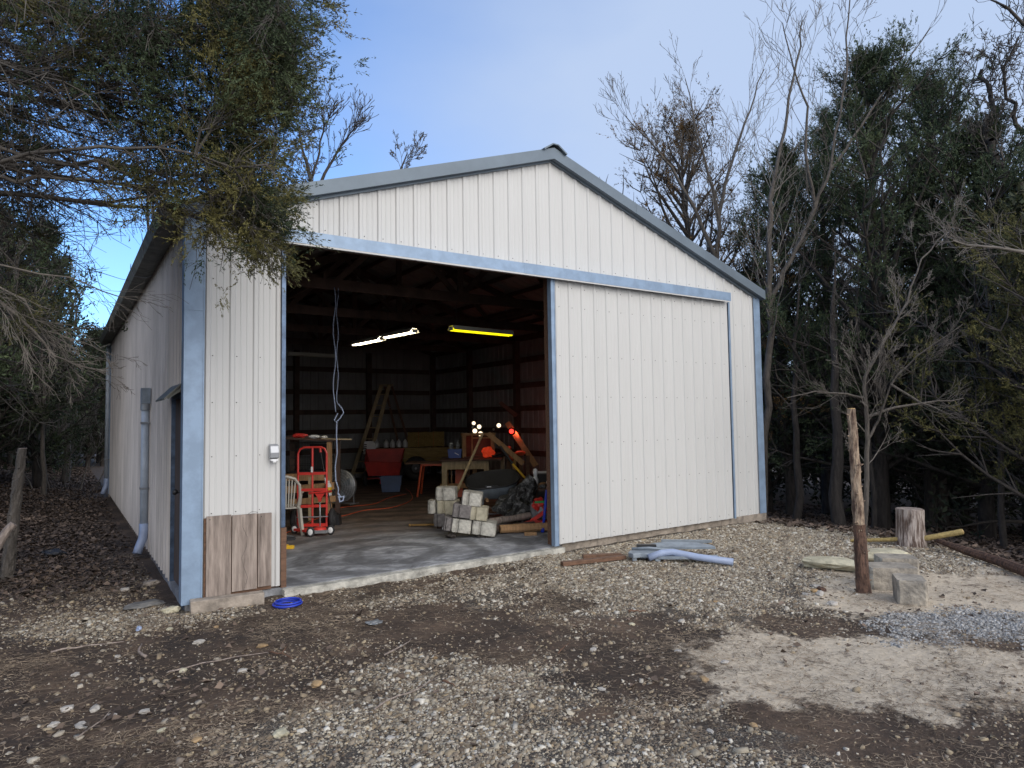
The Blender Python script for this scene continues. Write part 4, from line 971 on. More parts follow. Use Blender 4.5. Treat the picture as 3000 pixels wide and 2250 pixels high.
# brooder box
bb = thing('brooder_box', 'open fronted wooden brooder box glowing red on the workbench', 'box', (6.92, 6.02, .842), SC+.12)
for (x0, y0, z0, x1, y1, z1, nm) in ((-.34, -.25, 0, -.31, .28, .50, 'side_panel'), (.36, -.25, 0, .39, .28, .50, 'side_panel'), (-.309, -.25, 0, .359, .28, .03, 'base'), (-.309, .25, .0305, .359, .28, .50, 'back_panel'), (-.36, -.28, .501, .41, .30, .55, 'lid')):
    mb = q(); mb.box(x0, y0, z0, x1, y1, z1); mb.build(nm, M['truss' if nm in ('back_panel', 'base') else 'lumber'], bb)
mb = q()
for x0, z0, x1, z1 in ((-.309, .0305, -.26, .50), (-.14, .0305, -.11, .50), (.30, .0305, .359, .50), (-.109, .43, .299, .46)): mb.box(x0, -.265, z0, x1, -.245, z1)
mb.build('front_frame', M['lumber'], bb)
# lit things
def point(loc, col, e, r=.04):
    d = bpy.data.lights.new('bulb_light', 'POINT'); d.energy = e; d.color = col; d.shadow_soft_size = r
    o = bpy.data.objects.new('bulb_light', d); COL.objects.link(o); o.location = loc; return o
bb_l = point((6.85, 5.90, 1.22), (1, .12, .05), .6)
lump('orange_hat', 'orange crumpled cap with painted-in glow lying at the foot of the brooder box', 'cap', (6.96, 5.62, .95), (.27, .2, .22), mat('orange_cloth_painted_glow', (.85, .10, .03), .6, emit=(1, .07, .02), estr=.12), 12, 3, .6)  # weak emission stands in for heat lamp light on the cap
lump('orange_bundle', 'small orange lit bundle on the boards right of the leaning stick', 'bundle', (7.45, 5.55, 1.02), (.2, .15, .13), M['orange'], 13, 3, .35)
bn = thing('storage_bin', 'blue bin with a white mark on the left end of the workbench', 'bin', (6.42, 6.15, .842), SC)
mb = q(); mb.prism([(-.14, 0), (.14, 0), (.16, .2), (-.16, .2)], -.12, .12, 'y'); mb.build('bin', mat('blue_bin', (.02, .06, .28), .4), bn)
mb = q(); mb.beam((.0, -.1215, .12), (.09, -.1215, .07), .004, .02); mb.build('mark', M['white'], bn)
for k, (x, lab) in enumerate(((-.09, 'clear jar with a white lid standing in the blue bin, left one'), (.06, 'taller clear jar with a grey lid standing in the blue bin'))):
    j_ = thing('glass_jar', lab, 'jar', (6.42+x*.83, 6.15-x*.56, .86), 0, None)
    mb = q(); mb.lathe((0, 0, 0), [(.05, 0), (.05, .26+.06*k), (.035, .29+.06*k)], 'z', 12); mb.build('glass', M['clear'], j_, smooth=True)
    mb = q(); mb.lathe((0, 0, .291+.06*k), [(.04, 0), (.04, .03)], 'z', 12); mb.build('lid', M['white' if k == 0 else 'greymetal'], j_)
# clamp lamps over the bench, each a small dish on a black arm
def clamp_lamp(x, y, z, lab, m, r=.05, rzv=0, e=None):
    t_ = thing('clamp_lamp', lab, 'lamp', (x, y, z), SC+rzv, 'clamp lamps above the workbench')
    mb = q(); mb.lathe((0, 0, 0), [(r*1.25, -.01), (r*1.1, .03), (r*.5, .09), (r*.4, .12)], 'y', 16); mb.build('shade', M['black'], t_, smooth=True)
    mb = q(); mb.lathe((0, -.012, 0), [(.0, -.022), (r*.55, -.012), (r*.72, .0)], 'y', 14); mb.build('bulb', M[m], t_, smooth=True)
    mb = q(); mb.tube([(0, .11, 0), (.02, .14, -.08), (.0, .15, -.2)], .008, 6); mb.build('arm', M['black'], t_)
    return t_
for x, y, z, lab, m, r in ((7.00, 6.28, 1.62, 'clamp lamp with pale bulb, highest of the cluster over the box', 'glow_w', .06), (7.10, 6.20, 1.535, 'clamp lamp with pinkish bulb at the right of the cluster', 'glow_w', .07), (6.96, 6.25, 1.52, 'dim clamp lamp at the back left of the cluster', 'fixture', .045), (6.95, 6.15, 1.44, 'clamp lamp with cream bulb low at the left of the cluster', 'glow_w', .075), (7.06, 6.08, 1.37, 'brightest white clamp lamp lowest over the box lid', 'glow_w', .08),
                           (7.42, 5.85, 1.56, 'lone clamp lamp with pale bulb above the stick apex', 'glow_w', .07), (7.34, 5.95, 1.47, 'small unlit clamp lamp beside the stick apex', 'fixture', .04)):
    clamp_lamp(x, y, z, lab, m, r)
clamp_lamp(7.62, 5.62, 1.42, 'heat lamp glowing strong red, right of the stick apex', 'glow_r', .075)
point((7.80, 5.62, 1.40), (1, .16, .09), 4.0, .07)
# leaning sticks and boards
def lean(label, a, b, w, h, m, name='leaning_board'):
    a = Vector(a); b = Vector(b); mb = q(); mb.beam((0, 0, 0), b-a, w, h, (.83, -.56, 0)); o = tag(mb.build(name, M[m], None), label, 'board'); o.location = a; return o
lean('slim grey stick leaning from the wheelbarrow up to the apex', (4.95, 3.55, .30), (6.06, 4.35, 1.42), .03, .045, 'lumber2', 'wooden_stick')
lean('broad orange brown board sloping down right from the apex', (6.75, 3.92, .80), (6.14, 4.27, 1.42), .03, .10, 'lumber')
lean('long board leaning behind, sloping to the power strip', (8.0, 5.2, .62), (7.65, 5.85, 1.62), .03, .13, 'lumber')
lean('short upper board crossing high behind the red heat lamp', (8.3, 6.4, 1.78), (8.05, 6.75, 2.12), .03, .10, 'truss')
lean('long pry bar propped against the right wall near the door edge', (7.6, 3.2, .45), (7.95, 3.35, 1.6), .02, .03, 'truss', 'iron_bar')
sv = thing('shovel', 'shovel with black grip and yellow shaft propped in the wheelbarrow', 'shovel', (6.05, 2.75, .55))
mb = q(); mb.tube([(0, 0, .0), (-.18, .25, .33)], .022, 8); mb.build('shaft', M['yellow'], sv)
mb = q(); mb.tube([(-.181, .251, .332), (-.33, .44, .66)], .024, 8); mb.build('grip', M['black'], sv)
# wheelbarrow
wb_ = thing('wheelbarrow', 'grey wheelbarrow with black inside, standing behind the concrete blocks', 'wheelbarrow', (5.12, 2.50, 0), SC+.12)
wb_.scale = (1.05, 1.05, 1.13)
mb = q(); mb.use(M['greyplastic']); rim = []; low = []
nn = 24
for k in range(nn):
    a = 2*math.pi*k/nn; c_, s_ = math.cos(a), math.sin(a)
    ex = lambda v, p: math.copysign(abs(v)**p, v)
    rim.append((.44*ex(c_, .6), .44*ex(s_, .6)+.1, .60+.09*s_+.06*c_)); low.append((.30*ex(c_, .6)-.02, .22*ex(s_, .6), .33))
inr = [(x*.95, (y-.1)*.95+.1, z-.004) for x, y, z in rim]; inl = [(x*.95, y*.95, z+.015) for x, y, z in low]
mb.add(rim+low, [(k, (k+1) % nn, nn+(k+1) % nn, nn+k) for k in range(nn)]+[tuple(range(nn, 2*nn))])
mb.use(M['rubber']); mb.add(inr+inl, [(k, (k+1) % nn, nn+(k+1) % nn, nn+k) for k in range(nn)]+[tuple(range(nn, 2*nn))])
mb.add(rim+inr, [(k, (k+1) % nn, nn+(k+1) % nn, nn+k) for k in range(nn)])
mb.build('tray', None, wb_, smooth=True)
mb = q(); mb.tube(rim+[rim[0]], .014, 6, cap=False); mb.build('rolled_rim', M['black'], wb_, smooth=True)
mb = q(); mb.box(-.12, -.235, .40, -.05, -.215, .52); mb.build('sticker', M['white'], wb_)
mb = q(); mb.box(-.15, -.232, .395, .06, -.212, .53); mb.build('decal', M['black'], wb_)
for s_ in (-1, 1):
    mb = q(); mb.tube([(s_*.16, -.05, .32), (s_*.22, -.12, .02), (s_*.1, -.12, .02)], .015, 6); mb.build('leg', M['greymetal'], wb_)
    mb = q(); mb.beam((s_*.12, -.3, .32), (s_*.3, 1.0, .55), .04, .04); mb.build('handle', M['lumber'], wb_)
mb = q(); mb.beam((-.3, -.1, .10), (.35, -.1, .10), .02, .02); mb.build('crossbar', M['greymetal'], wb_)
mb = q(); mb.torus((.42, -.18, .19), .14, .05, 'y', 24, 8); mb.build('wheel', M['rubber'], wb_, smooth=True)
# netting heap
import bmesh
bm = bmesh.new()
bmesh.ops.create_cone(bm, cap_ends=False, segments=40, radius1=.36, radius2=.08, depth=.74)
bmesh.ops.subdivide_edges(bm, edges=bm.edges[:], cuts=6, use_grid_fill=True)
from mathutils import noise as mn
for v in bm.verts:
    f_ = 1+.6*mn.noise(v.co*5)+.4*mn.noise(v.co*14); v.co = Vector((v.co.x*f_, v.co.y*f_*.8, v.co.z+.37+.08*mn.noise(v.co*5)))
    if v.co.z < .05: v.co.z = .02
me = bpy.data.meshes.new('netting'); bm.to_mesh(me); bm.free(); me.materials.append(M['net'])
o_ = tag(link('netting_heap', me), 'heap of dark translucent plastic netting draped beside the wheelbarrow', 'netting'); o_.location = (5.14, 1.90, .06); o_.rotation_euler = (.0, .42, SC)
mb = q(); mb.use(M['silver'])
for k in range(26):
    a = Vector((random.uniform(-.3, .25), random.uniform(-.3, -.2), random.uniform(.1, .65))); mb.tube([a, a+Vector((random.uniform(-.05, .05), -.01, random.uniform(.02, .06)))], .003, 4)
# side table with clutter
st_ = thing('side_table', 'low table of weathered boards by the door edge, crowded with clutter', 'table', (5.95, 1.85, 0), SC)
mb = q(); mb.box(-.38, -.25, .50, .6, .35, .54); mb.build('top', M['truss'], st_)
for x, y in ((-.34, -.2), (.55, -.2), (-.34, .3), (.55, .3)):
    mb = q(); mb.box(x-.03, y-.03, 0, x+.03, y+.03, .4995); mb.build('leg', M['truss'], st_)
def on_table(dx, dy): return (5.95+dx*math.cos(SC)-dy*math.sin(SC), 1.85+dx*math.sin(SC)+dy*math.cos(SC), .541)
bx = thing('cardboard_box', 'white printed carton lying on the side table', 'box', on_table(.02, -.12), SC+.1)
mb = q(); mb.box(-.16, -.07, 0, .16, .07, .11); mb.build('carton', M['paper'], bx)
mb = q(); mb.box(-.158, -.0725, .01, -.05, -.0702, .10); mb.build('print', M['brownwood'], bx)
bt = thing('spray_bottle', 'white bottle with a round cap at the left end of the side table', 'bottle', on_table(-.33, -.1), SC)
mb = q(); mb.lathe((0, 0, 0), [(.045, 0), (.045, .14), (.03, .2), (.035, .23), (.045, .27), (.03, .32), (.0, .33)], 'z', 14); mb.build('bottle', M['white'], bt, smooth=True)
for k, (dx, dy, sz, m_, lab) in enumerate(((-.22, -.15, (.12, .1, .08), 'greymetal', 'crumpled grey metal scrap at the left of the side table'), (-.13, -.05, (.14, .1, .1), 'black', 'black tangled tool between bottle and carton'), (-.20, .1, (.16, .1, .09), 'lumber', 'tan lump behind the scrap on the side table'), (.10, .12, (.2, .12, .12), 'brownwood', 'brown bundle behind the white carton'), (.25, .1, (.12, .1, .14), 'orange', 'small orange can shape behind the carton near the door'))):
    p = on_table(dx, dy); lump('clutter_piece', lab, 'clutter', (p[0], p[1], p[2]+sz[2]*.42), sz, M[m_], 20+k, 2, .35)
pp = thing('paper_sheet', 'upright white card standing at the back of the side table', 'card', on_table(.05, .28), SC+.05)
mb = q(); mb.box(-.06, -.006, 0, .06, .006, .31); mb.build('card', M['paper'], pp)
bxk = thing('black_crate', 'large black crate standing behind wheelbarrow and side table', 'crate', (7.2, 3.55, 0), SC)
mb = q(); mb.prism([(-.34, 0), (.34, 0), (.38, .58), (-.38, .58)], -.25, .25, 'y'); mb.box(-.40, -.27, .581, .40, .27, .61); mb.build('crate', M['black'], bxk)
ps = thing('power_strip', 'white power strip lying on the black crate with its cord trailing', 'power strip', (6.98, 3.62, .612), SC)
mb = q(); mb.box(-.16, -.03, 0, .16, .03, .04); mb.build('strip', M['white'], ps, bevel=.006)
mb = q(); mb.box(.13, -.035, .041, .2, .035, .08); mb.build('plug', M['white'], ps)
mb = q(); mb.tube([(.2, 0, .05), (.32, -.1, .06), (.42, -.2, -.08), (.46, -.3, -.2), (.46, -.5, -.10)], .007, 6); mb.build('cable', M['white'], ps, smooth=True)
# engine, jack, pole, logs
en = thing('pressure_washer', 'grey engine powered washer half hidden behind the netting', 'engine', (5.42, 1.62, 0), SC+.1)
mb = q(); mb.box(-.13, -.16, .10, .16, .16, .36); mb.build('housing', M['greymetal'], en, bevel=.02)
mb = q(); mb.lathe((.02, -.17, .24), [(.08, -.02), (.09, 0), (.03, .03)], 'y', 14); mb.build('starter', M['silver'], en)
mb = q(); mb.lathe((.20, -.02, .44), [(.07, -.06), (.08, 0), (.07, .06)], 'y', 14); mb.build('tank', M['beige'], en)
mb = q(); mb.tube([(.18, -.15, .12), (.28, -.15, .30), (.36, -.12, .52)], .016, 6); mb.build('handle', M['black'], en)
for s_ in (-1, 1):
    mb = q(); mb.torus((s_*.18, -.1, .10), .07, .025, 'x', 18, 6); mb.build('wheel', M['rubber'], en, smooth=True)
jk = thing('floor_jack', 'low red floor jack beside the blue pole', 'jack', (5.12, 1.40, 0), SC+.1)
mb = q(); mb.prism([(-.16, .02), (.30, .02), (.30, .09), (.05, .13), (-.16, .07)], -.07, .07, 'y'); mb.build('body', M['reddk'], jk, bevel=.008)
mb = q(); mb.beam((.0, 0, .10), (.24, .0, .26), .06, .05); mb.lathe((.24, 0, .28), [(.05, 0), (.06, .03)], 'z', 12); mb.build('lift_arm', M['red'], jk)
for s_ in (-1, 1):
    mb = q(); mb.lathe((s_*.13+.03, -.085, .04), [(.04, 0), (.04, .03)], 'y', 12); mb.build('wheel', M['greymetal'], jk)
lump('red_tool', 'red crumpled tool bag behind the floor jack', 'bag', (5.36, 1.50, .33), (.26, .16, .20), M['red'], 41, 3, .5)
lump('red_basin', 'red plastic basin glowing dimly on the boards below the heat lamp', 'basin', (7.75, 5.45, .92), (.3, .2, .12), M['orange'], 43, 2, .3)
lump('orange_rag', 'orange rag hanging over the upright boards behind the shovel', 'rag', (7.28, 5.1, .88), (.16, .08, .2), M['orange'], 44, 3, .5)
lump('dark_bundle', 'dark cable bundle lying on the workbench right end', 'cables', (7.2, 5.55, .88), (.42, .16, .1), M['black'], 45, 3, .5)
mb = q(); mb.tube([(0, 0, .0), (.10, .02, .62)], .022, 8); mb.tube([(-.03, -.03, .0), (.0, 0, .12)], .03, 8); o_ = tag(mb.build('blue_pole', M['blue'], None, smooth=True), 'bright blue plastic pole leaning inside the door edge', 'pole'); o_.location = (5.03, 0.97, 0)
mb = q(); mb.beam((0, 0, 0), (.22, -.12, .01), .03, .03); o_ = tag(mb.build('green_rod', mat('green_plastic', (.02, .28, .08), .4), None), 'short green rod between the engine and the blue pole', 'rod'); o_.location = (5.05, 1.20, .42)
def timber(label, a, b, r, m, name='fence_log'):
    a = Vector(a); b = Vector(b); d = b-a; mb = q(); mb.use(M[m]); pts = [d*k/6+Vector((0, 0, random.uniform(-.006, .006))) for k in range(7)]
    mb.tube(pts, [r*random.uniform(.93, 1.06) for _ in pts], 12, rnoise=.05); o = mb.build(name, None, None); o.location = a; return tag(o, label, 'log')
timber('thick tan log end lying nearest the slab front by the blocks', (4.42, 1.22, .075), (5.1, .96, .075), .065, 'lumber')
timber('dark round log behind the tan one, end facing out', (4.30, 1.30, .06), (5.1, 1.3, .06), .055, 'truss')
timber('small dark log tucked beside the concrete blocks', (4.22, 1.22, .05), (4.8, 1.45, .05), .045, 'barkdk')
timber('pale grey log lying on top of the dark ones', (4.40, 1.50, .15), (5.2, 1.55, .17), .05, 'oldwood')
timber('dark log resting on the others beneath the netting', (4.38, 1.60, .07), (5.0, 4.0, .07), .06, 'barkdk')
mb = q(); mb.box(-.09, -.03, 0, .09, .03, .045); o_ = tag(mb.build('wood_offcut', M['lumber'], None), 'small tan wood offcut in front of the logs near the door edge', 'offcut'); o_.location = (4.72, .86, 0); o_.rotation_euler = (0, 0, SC+.1)
mb = q(); mb.tube([(-.22, 0, 0), (.25, .02, .0)], .018, 8); mb.lathe((-.23, 0, 0), [(.02, 0), (.024, -.03)], 'x', 8); o_ = tag(mb.build('tool_handle', M['hay'], None, smooth=True), 'short orange wooden handle sticking out left of the block stack', 'handle'); o_.location = (3.85, 2.55, .03); o_.rotation_euler = (0, 0, SC)
mb = q(); mb.box(-.07, -.03, 0, .07, .03, .05); o_ = tag(mb.build('white_block', M['white'], None), 'tiny white box on the slab under the left block stack', 'box'); o_.location = (4.02, 2.14, 0); o_.rotation_euler = (0, 0, SC)
# concrete retaining blocks
M['concrete_tan'] = mat('tan_grey_concrete', (.26, .235, .20), .95, 0, .8, 30, .3, 7, col2=(.42, .37, .30), contrast=(.35, .65))
def cblock(label, loc, w, d, h, mats, rz=SC, ry=0., group='concrete blocks stacked on the slab', groove=True, rx=0.):
    mb = q(); mb.use(M[mats[0]])
    hw_ = w/2
    pol = [(-hw_, -d/2+.02), (-hw_+.02, -d/2), (hw_-.02, -d/2), (hw_, -d/2+.02), (hw_, d/2-.03), (hw_-.05, d/2), (-hw_+.05, d/2), (-hw_, d/2-.03)]
    if groove: pol = [(-hw_, -d/2+.02), (-hw_+.02, -d/2), (-hw_+.28*w, -d/2), (-hw_+.31*w, -d/2+.025), (-hw_+.37*w, -d/2+.025), (-hw_+.40*w, -d/2)]+pol[2:]
    n_ = len(pol); k0 = len(mb.v)
    lv = [(0, .985), (.02, 1), (h*.35, 1.0), (h*.7, 1.0), (h-.02, 1), (h, .98)]
    vs = [(x*s_+random.uniform(-.003, .003), y*s_+random.uniform(-.003, .003), z+random.uniform(-.002, .002)) for z, s_ in lv for x, y in pol]
    mb.add(vs, [(i*n_+k, i*n_+(k+1) % n_, (i+1)*n_+(k+1) % n_, (i+1)*n_+k) for i in range(len(lv)-1) for k in range(n_)]+[tuple(range(n_-1, -1, -1)), tuple((len(lv)-1)*n_+k for k in range(n_))])
    if len(mats) > 1:
        j = mb.mats.index(M[mats[0]]); mb.use(M[mats[1]]); c2 = mb.cur
        for fi in range(len(mb.f)):
            ce = sum((Vector(mb.v[i]) for i in mb.f[fi]), Vector())/len(mb.f[fi])
            if ce.x < -hw_+.012: mb.m[fi] = c2
    o = mb.build('concrete_block', None, None); o.location = loc; o.rotation_euler = (rx, ry, rz)
    return tag(o, label, 'concrete block', group)
rx2 = math.cos(SC); ry2 = math.sin(SC)
def at2(b, dx, dy=0): return (b[0]+dx*rx2-dy*ry2, b[1]+dx*ry2+dy*rx2)
LS = (4.06, 2.20)
for dx, z, w, m_, lab in ((-.09, .05, .16, ('concrete_dk',), 'brownish block at the bottom left of the left stack'), (.06, .05, .14, ('concrete_yl',), 'ochre block at the bottom right of the left stack'), (.02, .235, .30, ('concrete_yl', 'concrete'), 'wide cream block in the middle of the left stack'), (-.20, .24, .10, ('concrete',), 'narrow pale block end sticking out left of the wide cream one'), (.0, .425, .28, ('concrete', 'concrete'), 'top block of the left stack with a chipped back corner')):
    p = at2(LS, dx*1.1, -.03 if w == .10 else 0); cblock(lab, (p[0], p[1], .05+(z-.05)*1.08), w*1.1, .28, .197, m_, SC-.08, 0)
mb = q(); mb.box(-.16, -.1, 0, .1, .1, .048); o_ = tag(mb.build('wood_spacer', M['truss'], None), 'dark wood spacer under the left block stack', 'spacer'); p = at2(LS, .0, 0.08); o_.location = (p[0], p[1], 0); o_.rotation_euler = (0, 0, SC)
RS = (3.95, 1.31); tl = .13
for dx, z, w, m_, lab, dy in ((-.29, .115, .10, ('concrete_dk',), 'dark narrow block at the left end of the tilted bottom row', .02), (-.11, .085, .26, ('concrete', 'concrete_dk'), 'left pale block of the tilted bottom row in the front stack', 0), (.19, .045, .31, ('concrete', 'concrete'), 'right pale block of the tilted bottom row, overhanging the dark scrap', 0), (-.10, .290, .24, ('concrete_dk', 'concrete_dk'), 'dark faced block on the left of the middle row in the front stack', .02), (.12, .250, .23, ('concrete_yl', 'concrete'), 'ochre and grey block on the right of the middle row in the front stack', .02), (.03, .455, .26, ('concrete', 'concrete_dk'), 'single block crowning the front stack', .03)):
    p = at2(RS, dx*1.1, dy); cblock(lab, (p[0], p[1], .04+(z-.04)*1.03), w*1.1, .30, .187, m_, SC-.05, tl)
for dx, lab in ((-.26, 'dark scrap wedged under the left end of the front block stack'), (.24, 'blackened wood scrap under the right end of the front block stack')):
    p = at2(RS, dx, -.06); lump('wood_scrap', lab, 'scrap', (p[0], p[1], .035), (.26 if dx > 0 else .14, .14, .075), M['barkdk'], int(dx*100)+60, 3, .5, SC)

# ------------------------------------------------------------ things in the yard
G = lambda x, y: float(ground_h(x, y))
def plank(label, a, b, w, h, m, name='plank'):
    za, zb = G(*a)+.015, G(*b)+.015
    o_ = q(); d = Vector((b[0]-a[0], b[1]-a[1], zb-za)); o_.use(M[m]); o_.beam((0, 0, h/2), d+Vector((0, 0, h/2)), w, h)
    r = o_.build(name, None, None, bevel=.003); r.location = (a[0], a[1], za); return tag(r, label, 'plank')
plank('longer brown board lying in front on the gravel by the sliding door', (3.99, -.80), (4.83, -1.0), .085, .045, 'brownwood')
plank('shorter brown board lying just behind the longer one on the gravel', (4.47, -.62), (4.90, -.86), .085, .045, 'brownwood')
plank('long thin grey pole lying near the foot of the sliding door', (6.04, -.47), (6.50, -.98), .05, .04, 'greyplastic', 'grey_pole')
# dismantled grey plastic table top halves and pipe
def shell(label, loc, rz, a, b_, h, arc, m='greyplastic', name='tabletop_half'):
    mb = q(); pts = []
    n_ = 20
    for k in range(n_+1):
        t_ = arc[0]+(arc[1]-arc[0])*k/n_; pts.append((a*math.cos(t_), b_*math.sin(t_)))
    top = [(x, y, h*(1-.35*((x/a)**2))) for x, y in pts]; bot = [(x*1.02, y*1.02, h*(1-.35*((x/a)**2))-.035) for x, y in pts]
    k0 = len(pts); mb.add(top+bot, [tuple(range(k0)), tuple(range(2*k0-1, k0-1, -1))]+[(i, i+k0, (i+1) % k0+k0, (i+1) % k0) for i in range(k0)])
    o = mb.build(name, M[m], None, bevel=.006); o.location = loc; o.rotation_euler = (.03, -.02, rz); return tag(o, label, 'plastic panel')
g0 = G(5.3, -1.3)
shell('upper half of a grey oval plastic tabletop lying on the gravel', (5.48, -1.28, g0+.10), SC-.18, .46, .20, .06, (0, math.pi))
shell('lower greenish half oval plastic panel resting on the gravel', (5.34, -1.48, g0+.05), SC-.12, .42, .15, .05, (math.pi, 2*math.pi))
hd = thing('molded_end_piece', 'bulky grey molded plastic end piece with cut handle holes', 'plastic part', (5.02, -1.17, g0+.0), SC-.05)
mb = q(); mb.prism([(-.22, -.06), (-.17, -.16), (-.08, -.11), (.06, -.13), (.10, -.16), (.18, -.14), (.22, -.05), (.25, .06), (.10, .12), (-.08, .14), (-.18, .08)], .06, .12, 'z'); mb.build('panel', M['greyplastic'], hd, bevel=.012)
for (x, y, w_) in ((-.15, -.10, .05), (.13, -.11, .06), (-.02, .07, .07), (.18, .02, .04)):
    mb = q(); mb.box(x-w_/2, y-.03, 0, x+w_/2, y+.03, .0595); mb.build('foot', M['greyplastic'], hd)
mb = q(); mb.tube([(-.16, .06, .14), (.05, .05, .15), (.30, -.02, .14)], .016, 8); mb.build('rib', M['greyplastic'], hd, smooth=True)
mb = q(); mb.box(-.08, .14, .05, .16, .22, .17); mb.build('socket', M['black'], hd)
mb = q(); mb.tube([(0, 0, .05), (.16, -.07, .10), (.26, -.15, .11), (.42, -.42, .07), (.62, -.76, .045)], .042, 14); o_ = tag(mb.build('bent_pipe', M['bluegrey'], None, smooth=True), 'pale blue grey bent plastic downspout pipe lying across the panels', 'pipe'); o_.location = (4.94, -1.30, g0+.02)
# blue hoop, footing block by the corner
z = G(.86, -.42)
mb = q(); mb.torus((0, 0, .018), .135, .009, 'z', 32, 8); mb.torus((.008, .006, .036), .12, .010, 'z', 32, 8); mb.torus((-.006, .0, .006), .118, .008, 'z', 32, 8)
o_ = tag(mb.build('hose_coil', M['blue'], None, smooth=True), 'small coil of bright blue hose lying on the dirt below the left jamb', 'hose'); o_.location = (.86, -.42, z)
z = G(.35, -.2)
mb = q(); jitbox(mb, .66, .12, .14, -.04, j=.004); o_ = mb.build('concrete_curb', M['curb'], None, bevel=.008); o_.location = (.36, -.155, z+.01); o_.rotation_euler = (0, 0, -.10); tag(o_, 'low concrete curb block at the foot of the weathered boards', 'curb')
# flat stones beside the side door
def stone(label, x, y, size, m, seed, rz=0, dz=0, sub=3, amp=.35, flat=True, group=None, name='stone', tilt=0):
    o = lump(name, label, 'stone', (x, y, G(x, y)+size[2]*.22+dz), size, M[m], seed, sub, amp, rz, group, flat); o.rotation_euler = (tilt, 0, rz); return o
stone('flat grey stone at the threshold left of the side door', -.30, .45, (.36, .22, .07), 'rock', 71, .3)
stone('small yellowish stone beside the corner trim', -.12, -.02, (.17, .10, .08), 'limestone', 72, .5)
stone('brownish stone by the side door threshold', -.15, 1.35, (.20, .12, .08), 'curb', 73, .2)
stone('rounded white stone on the dirt before the downspout', -.42, 1.15, (.09, .07, .05), 'flint', 74)
# limestone slabs and blocks in the sand
stone('long thin limestone slab left of the debarked post', 6.35, -2.82, (.75, .28, .15), 'limestone', 75, SC-.55, .03)
stone('chunky pale limestone slab right behind the debarked post', 7.22, -2.95, (.62, .36, .17), 'limestone', 76, SC+.1, .04)
def yblock(label, x, y, w, d, h, m, rz, rx=0): return cblock(label, (x, y, G(x, y)-.03), w, d, h, m, rz, 0, 'concrete blocks in the sand', False, rx)
yblock('front concrete block of the trio set in the sand', 5.66, -3.98, .25, .26, .26, ('concrete_tan', 'concrete_tan'), SC-.35, .04)
yblock('left rear concrete block with sandy top right behind the post', 6.10, -3.58, .46, .30, .25, ('concrete_tan', 'concrete'), SC-.15)
yblock('right rear concrete block with sandy top, farthest of the trio', 6.56, -3.42, .38, .28, .25, ('concrete_tan', 'concrete'), SC-.25)
# debris
for k, (dx, dy, m_, sz, lab) in enumerate(((0, 0, 'tan', (.10, .06, .05), 'orange brown brick shard left of the post'), (-.07, -.10, 'flint', (.09, .07, .07), 'white rounded stone in front of the brick shard'), (.10, -.02, 'cedarpost_dk', (.12, .07, .05), 'dark red brick shard left of the post'), (-.15, .0, 'flint', (.08, .05, .04), 'flat white stone left of the brick shards'), (.16, .08, 'flint', (.09, .06, .05), 'white stone right of the brick shards'))):
    stone(lab, 5.28+dx, -3.25+dy, sz, m_, 80+k, .5*k)
stone('palm sized white stone alone on the gravel below the shards', 5.0, -3.60, (.10, .08, .06), 'flint', 88)
# thin debarked post
def bark_post(label, x, y, h, r, lean_, m, m2=None, name='cedar_post', seed=0, cutm='cut', n=16):
    random.seed(seed); z = G(x, y)-.05; t_ = thing(name, label, 'post', (x, y, z))
    ns = 26; pts = []; rs_ = []
    for k in range(ns+1):
        f_ = k/ns; pts.append((lean_[0]*f_+random.uniform(-.004, .004), lean_[1]*f_+random.uniform(-.004, .004), h*f_)); rs_.append(r*(1.18-.42*f_+.30*max(0, .06-f_)/.06)*random.uniform(.95, 1.06))
    ksp = int(ns*.42) if m2 else 0
    if m2:
        mb = q(); mb.tube(pts[:ksp+1], [r_*1.06 for r_ in rs_[:ksp+1]], n, rnoise=.07); mb.build('bark', M[m2], t_)
    mb = q(); mb.tube(pts[max(0, ksp-1):], rs_[max(0, ksp-1):], n, rnoise=.12)
    for k in range(44):
        i = random.randint(2, ns-1); a = random.uniform(0, 6.28); p = Vector(pts[i]); d = Vector((math.cos(a), math.sin(a), .3)); mb.tube([p+d*rs_[i]*.8, p+d*(rs_[i]+random.uniform(.008, .028))], [random.uniform(.006, .016), .005], 5)
    mb.build('shaft', M[m], t_)
    mb = q(); e = Vector(pts[-1]); mb.tube([e+Vector((0, 0, -.002)), e+Vector((0, 0, .006))], rs_[-1]*.93, n); mb.build('cut_end', M[cutm], t_)
    random.seed(7); return t_
bark_post('tall thin cedar log set upright, bark peeled off its upper half', 5.66, -3.54, 1.88, .052, (-.05, .02, 0), 'cedarpost', 'cedarpost_dk', seed=4)
bark_post('short leaning wooden fence post with scaly grey bark at the left edge', -1.50, 2.25, 1.52, .058, (.12, .05, 0), 'bark', name='fence_post', seed=6, cutm='oldwood')
mb = q(); mb.tube([(0, 0, .0), (.12, .05, .3), (.24, .1, .55), (.30, .1, .62)], [.05, .045, .045, .04], 10, rnoise=.08); o_ = tag(mb.build('broken_limb', M['oldwood'], None), 'broken pale limb leaning against the grey fence post', 'limb'); o_.location = (-1.72, 1.75, G(-1.7, 1.75))
mb = q(); mb.tube([(0, 0, .3), (-.05, 0, .6), (-.06, .02, .85)], [.03, .025, .02], 8, rnoise=.08); mb.tube([(-.02, 0, -.05), (0, 0, .31)], .032, 8); o_ = tag(mb.build('dead_sapling', M['bark'], None), 'thin dead sapling stub left of the grey fence post', 'sapling'); o_.location = (-1.63, 2.3, G(-1.63, 2.3))
